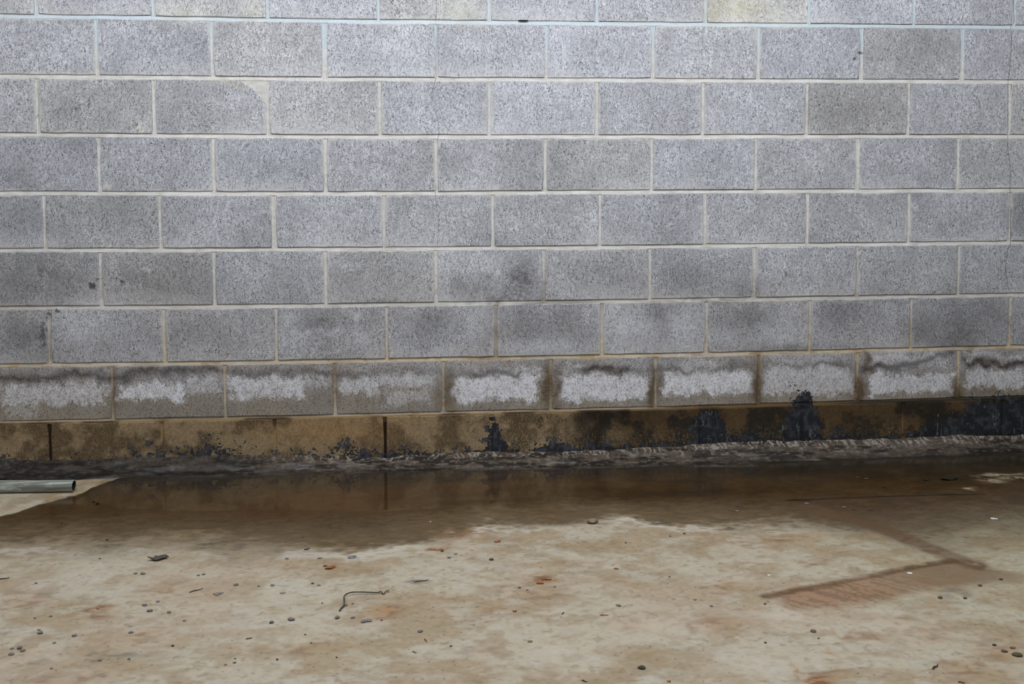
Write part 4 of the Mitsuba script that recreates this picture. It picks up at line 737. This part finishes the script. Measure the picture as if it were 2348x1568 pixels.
labels['twig'] = {'label': 'thin dark bent twig lying on the bare concrete in the left foreground', 'category': 'twig'}
fk = smooth_path([(x, y, floor_z(x, y) + 0.003) for x, y in TWIG_FORK], 8)
put('twig__fork', swept(fk, np.linspace(0.0016, 0.0008, len(fk))), 'm_dark', 40)

sx, sz = SLIVER
sl = trimesh.creation.icosphere(2, 1.0); sl.apply_scale((0.020, 0.004, 0.0026)); sl.apply_translation((sx, -0.0005, sz + 0.0015))
put('sliver', sl, 'm_black', True)
labels['sliver'] = {'label': 'small black sliver stuck in the topmost bed joint of the wall', 'category': 'debris'}

def pebble(w, d, h, seed):
    m = trimesh.creation.icosphere(2, 1.0)
    v = np.array(m.vertices)
    nse = meshkit.fbm(v * 1.3 + seed * 3.7); v *= (1 + 0.55 * (nse - nse.mean()))[:, None]
    for _ in range(5):                                                  # a few broken faces
        q = rng.normal(size=3); q /= np.linalg.norm(q); over = np.maximum(v @ q - rng.uniform(0.62, 0.85), 0); v -= over[:, None] * q
    v -= (v.max(0) + v.min(0)) / 2
    v *= np.array([w, d, h]) / np.ptp(v, axis=0)
    return v, np.array(m.faces)
def shard(w, d, h, seed, curl):
    """a curled flake or leaf scrap with a torn outline, a couple of millimetres thick"""
    a = np.linspace(0, 2 * np.pi, 17)[:-1]
    r = 1 + rng.uniform(-0.28, 0.2, len(a))
    o = np.column_stack([np.cos(a) * r * w / 2, np.sin(a) * r * d / 2])
    i = o * 0.55
    def lift(q): return curl * h * ((q[:, 0] / (w / 2)) ** 2 * 0.6 + (q[:, 1] / (d / 2)) ** 2 * 0.4 + 0.25 * np.sin(q[:, 0] / w * 9 + seed))
    th = max(0.0012, 0.22 * h)
    top = np.vstack([np.column_stack([o, lift(o) + th]), np.column_stack([i, lift(i) + th * 1.3]), [[0, 0, th * 1.2]]])
    bot = top - [0, 0, th]
    n, f = len(a), []
    k = len(top)
    for q in range(n):
        j = (q + 1) % n
        f += [[q, j, n + j], [q, n + j, n + q], [n + q, n + j, 2 * n]]
        f += [[k + j, k + q, k + n + j], [k + n + j, k + q, k + n + q], [k + n + j, k + n + q, k + 2 * n]]
        f += [[q, k + q, k + j], [q, k + j, j]]
    v = np.vstack([top, bot])
    return v, np.array(f)
rng = np.random.default_rng(11)
TINY = []
CAT = dict(pebble='pebble', chip='chip', leaf='leaf scrap', stick='stick')
COLOUR = dict(dark='dark', grey='grey', lilac='bluish grey', brown='brown', rust='rust-coloured', tan='tan', white='white', black='black', olive='olive brown', ochre='ochre', darkgreen='dark green')
for i, (kind, x, y, w, h, rot, col, how, text) in enumerate(DEBRIS):
    d = w * (0.75 if kind == 'pebble' else 0.6 if kind == 'leaf' else 0.7)
    # what is seen as height is height and foreshortened depth together
    hh = max(0.0022, h * 0.62)
    if kind == 'pebble':
        v, f = pebble(w, min(d, 2.0 * h + 0.004), max(0.003, h * 0.75), i)
    elif kind == 'stick':
        L = w / max(0.3, math.cos(math.radians(min(abs(rot), 60)))); r = max(0.0014, min(h * 0.32, w * 0.16))
        pts = [(-L / 2, 0, 0), (-L / 5, r * 0.5, r * 0.4), (L / 5, -r * 0.6, 0), (L / 2, r * 0.4, r * 0.3)]
        v, f = swept(smooth_path(pts, 12), r * (0.55 + 0.45 * np.sin(np.linspace(0.35, 2.9, 12))) * np.linspace(1, .75, 12))
    else:
        v, f = shard(w, d, hh * (1.2 if kind == 'leaf' else 0.7), i, 0.9 if kind == 'leaf' else 0.35)
    v = np.array(v)
    # the tilt seen in the photograph is foreshortened on the floor
    th = math.atan2(math.sin(math.radians(rot)) * 2.1, math.cos(math.radians(rot)))
    c, s_ = math.cos(th), math.sin(th)
    v[:, :2] = v[:, :2] @ np.array([[c, s_], [-s_, c]])
    base = floor_z(x, y)
    v += [x, y, base - v[:, 2].min() - (0.0004 if kind == 'pebble' else 0.0)]
    key = numbered(kind)
    put(key, (v, f), 'm_' + col, 35)
    if text:
        labels[key] = {'label': text, 'category': CAT[kind]}
        if how == 'P': labels[key]['group'] = 'pebbles strewn over the floor'
    else:
        TINY.append((key, kind, col, x, y))
# the tiny bits are told apart by what they lie beside
MARKS = [(TWIG[4][0], TWIG[4][1], 'the bent twig')]
for kind, x, y, w, h, rot, col, how, text in DEBRIS:
    for start, phrase in (('dark curled leaf', 'the dark curled leaf scrap'), ('thin dark bark', 'the tilted bark sliver'), ('oval grey', 'the oval grey pebble'), ('short dark stub', 'the short stub with a reddish end'), ('small dark three', 'the three-cornered dark chip'),
                          ('single dark', 'the single dark pebble on clean floor'), ('grey three-cornered', 'the grey three-cornered stone'), ('grey pebble alone', 'the lone grey pebble'), ('largest tan', 'the tan stone'), ('small rust-red', 'the small rust-red flake'),
                          ('rust-red leaf', 'the rust-red leaf shred'), ('reddish brown pod', 'the reddish brown pod'), ('dark green oval', 'the dark green seed pod'), ('white paint chip on the red', 'the white chip on the reddish patch'), ('smallest white', 'the smallest white chip'),
                          ('dark olive stub tilted', 'the tilted olive stub'), ('grey and white', 'the grey and white pebble'), ('largest black', 'the largest black leaf'), ('grey flake just', 'the grey flake under the floor seam'), ('dark stem', 'the stem scrap at the left edge'),
                          ('left one of two black', 'the two black bits by the puddle'), ('dark lump', 'the dirt lump at the right edge')):
        if text.startswith(start): MARKS.append((x, y, phrase))
found = {}
for key, kind, col, x, y in TINY:
    mx, my, phrase = min(MARKS, key=lambda q: math.hypot(q[0] - x, 0.5 * (q[1] - y)))
    dx, dy = x - mx, 0.45 * (y - my)
    side = ('right of' if dx > 0 else 'left of') if abs(dx) > abs(dy) else ('behind' if dy > 0 else 'in front of')
    found.setdefault((kind, col, side, phrase), []).append((math.hypot(dx, dy), key))
for (kind, col, side, phrase), items in found.items():
    for j, (_, key) in enumerate(sorted(items)):
        order = '' if len(items) == 1 else (', nearest of several', ', second from it', ', third from it', ', fourth from it', ', fifth from it', ', sixth from it')[j]
        labels[key] = {'label': 'tiny %s %s %s %s%s' % (COLOUR[col], CAT[kind], side, phrase, order), 'category': CAT[kind], 'group': 'tiny litter on the concrete floor'}
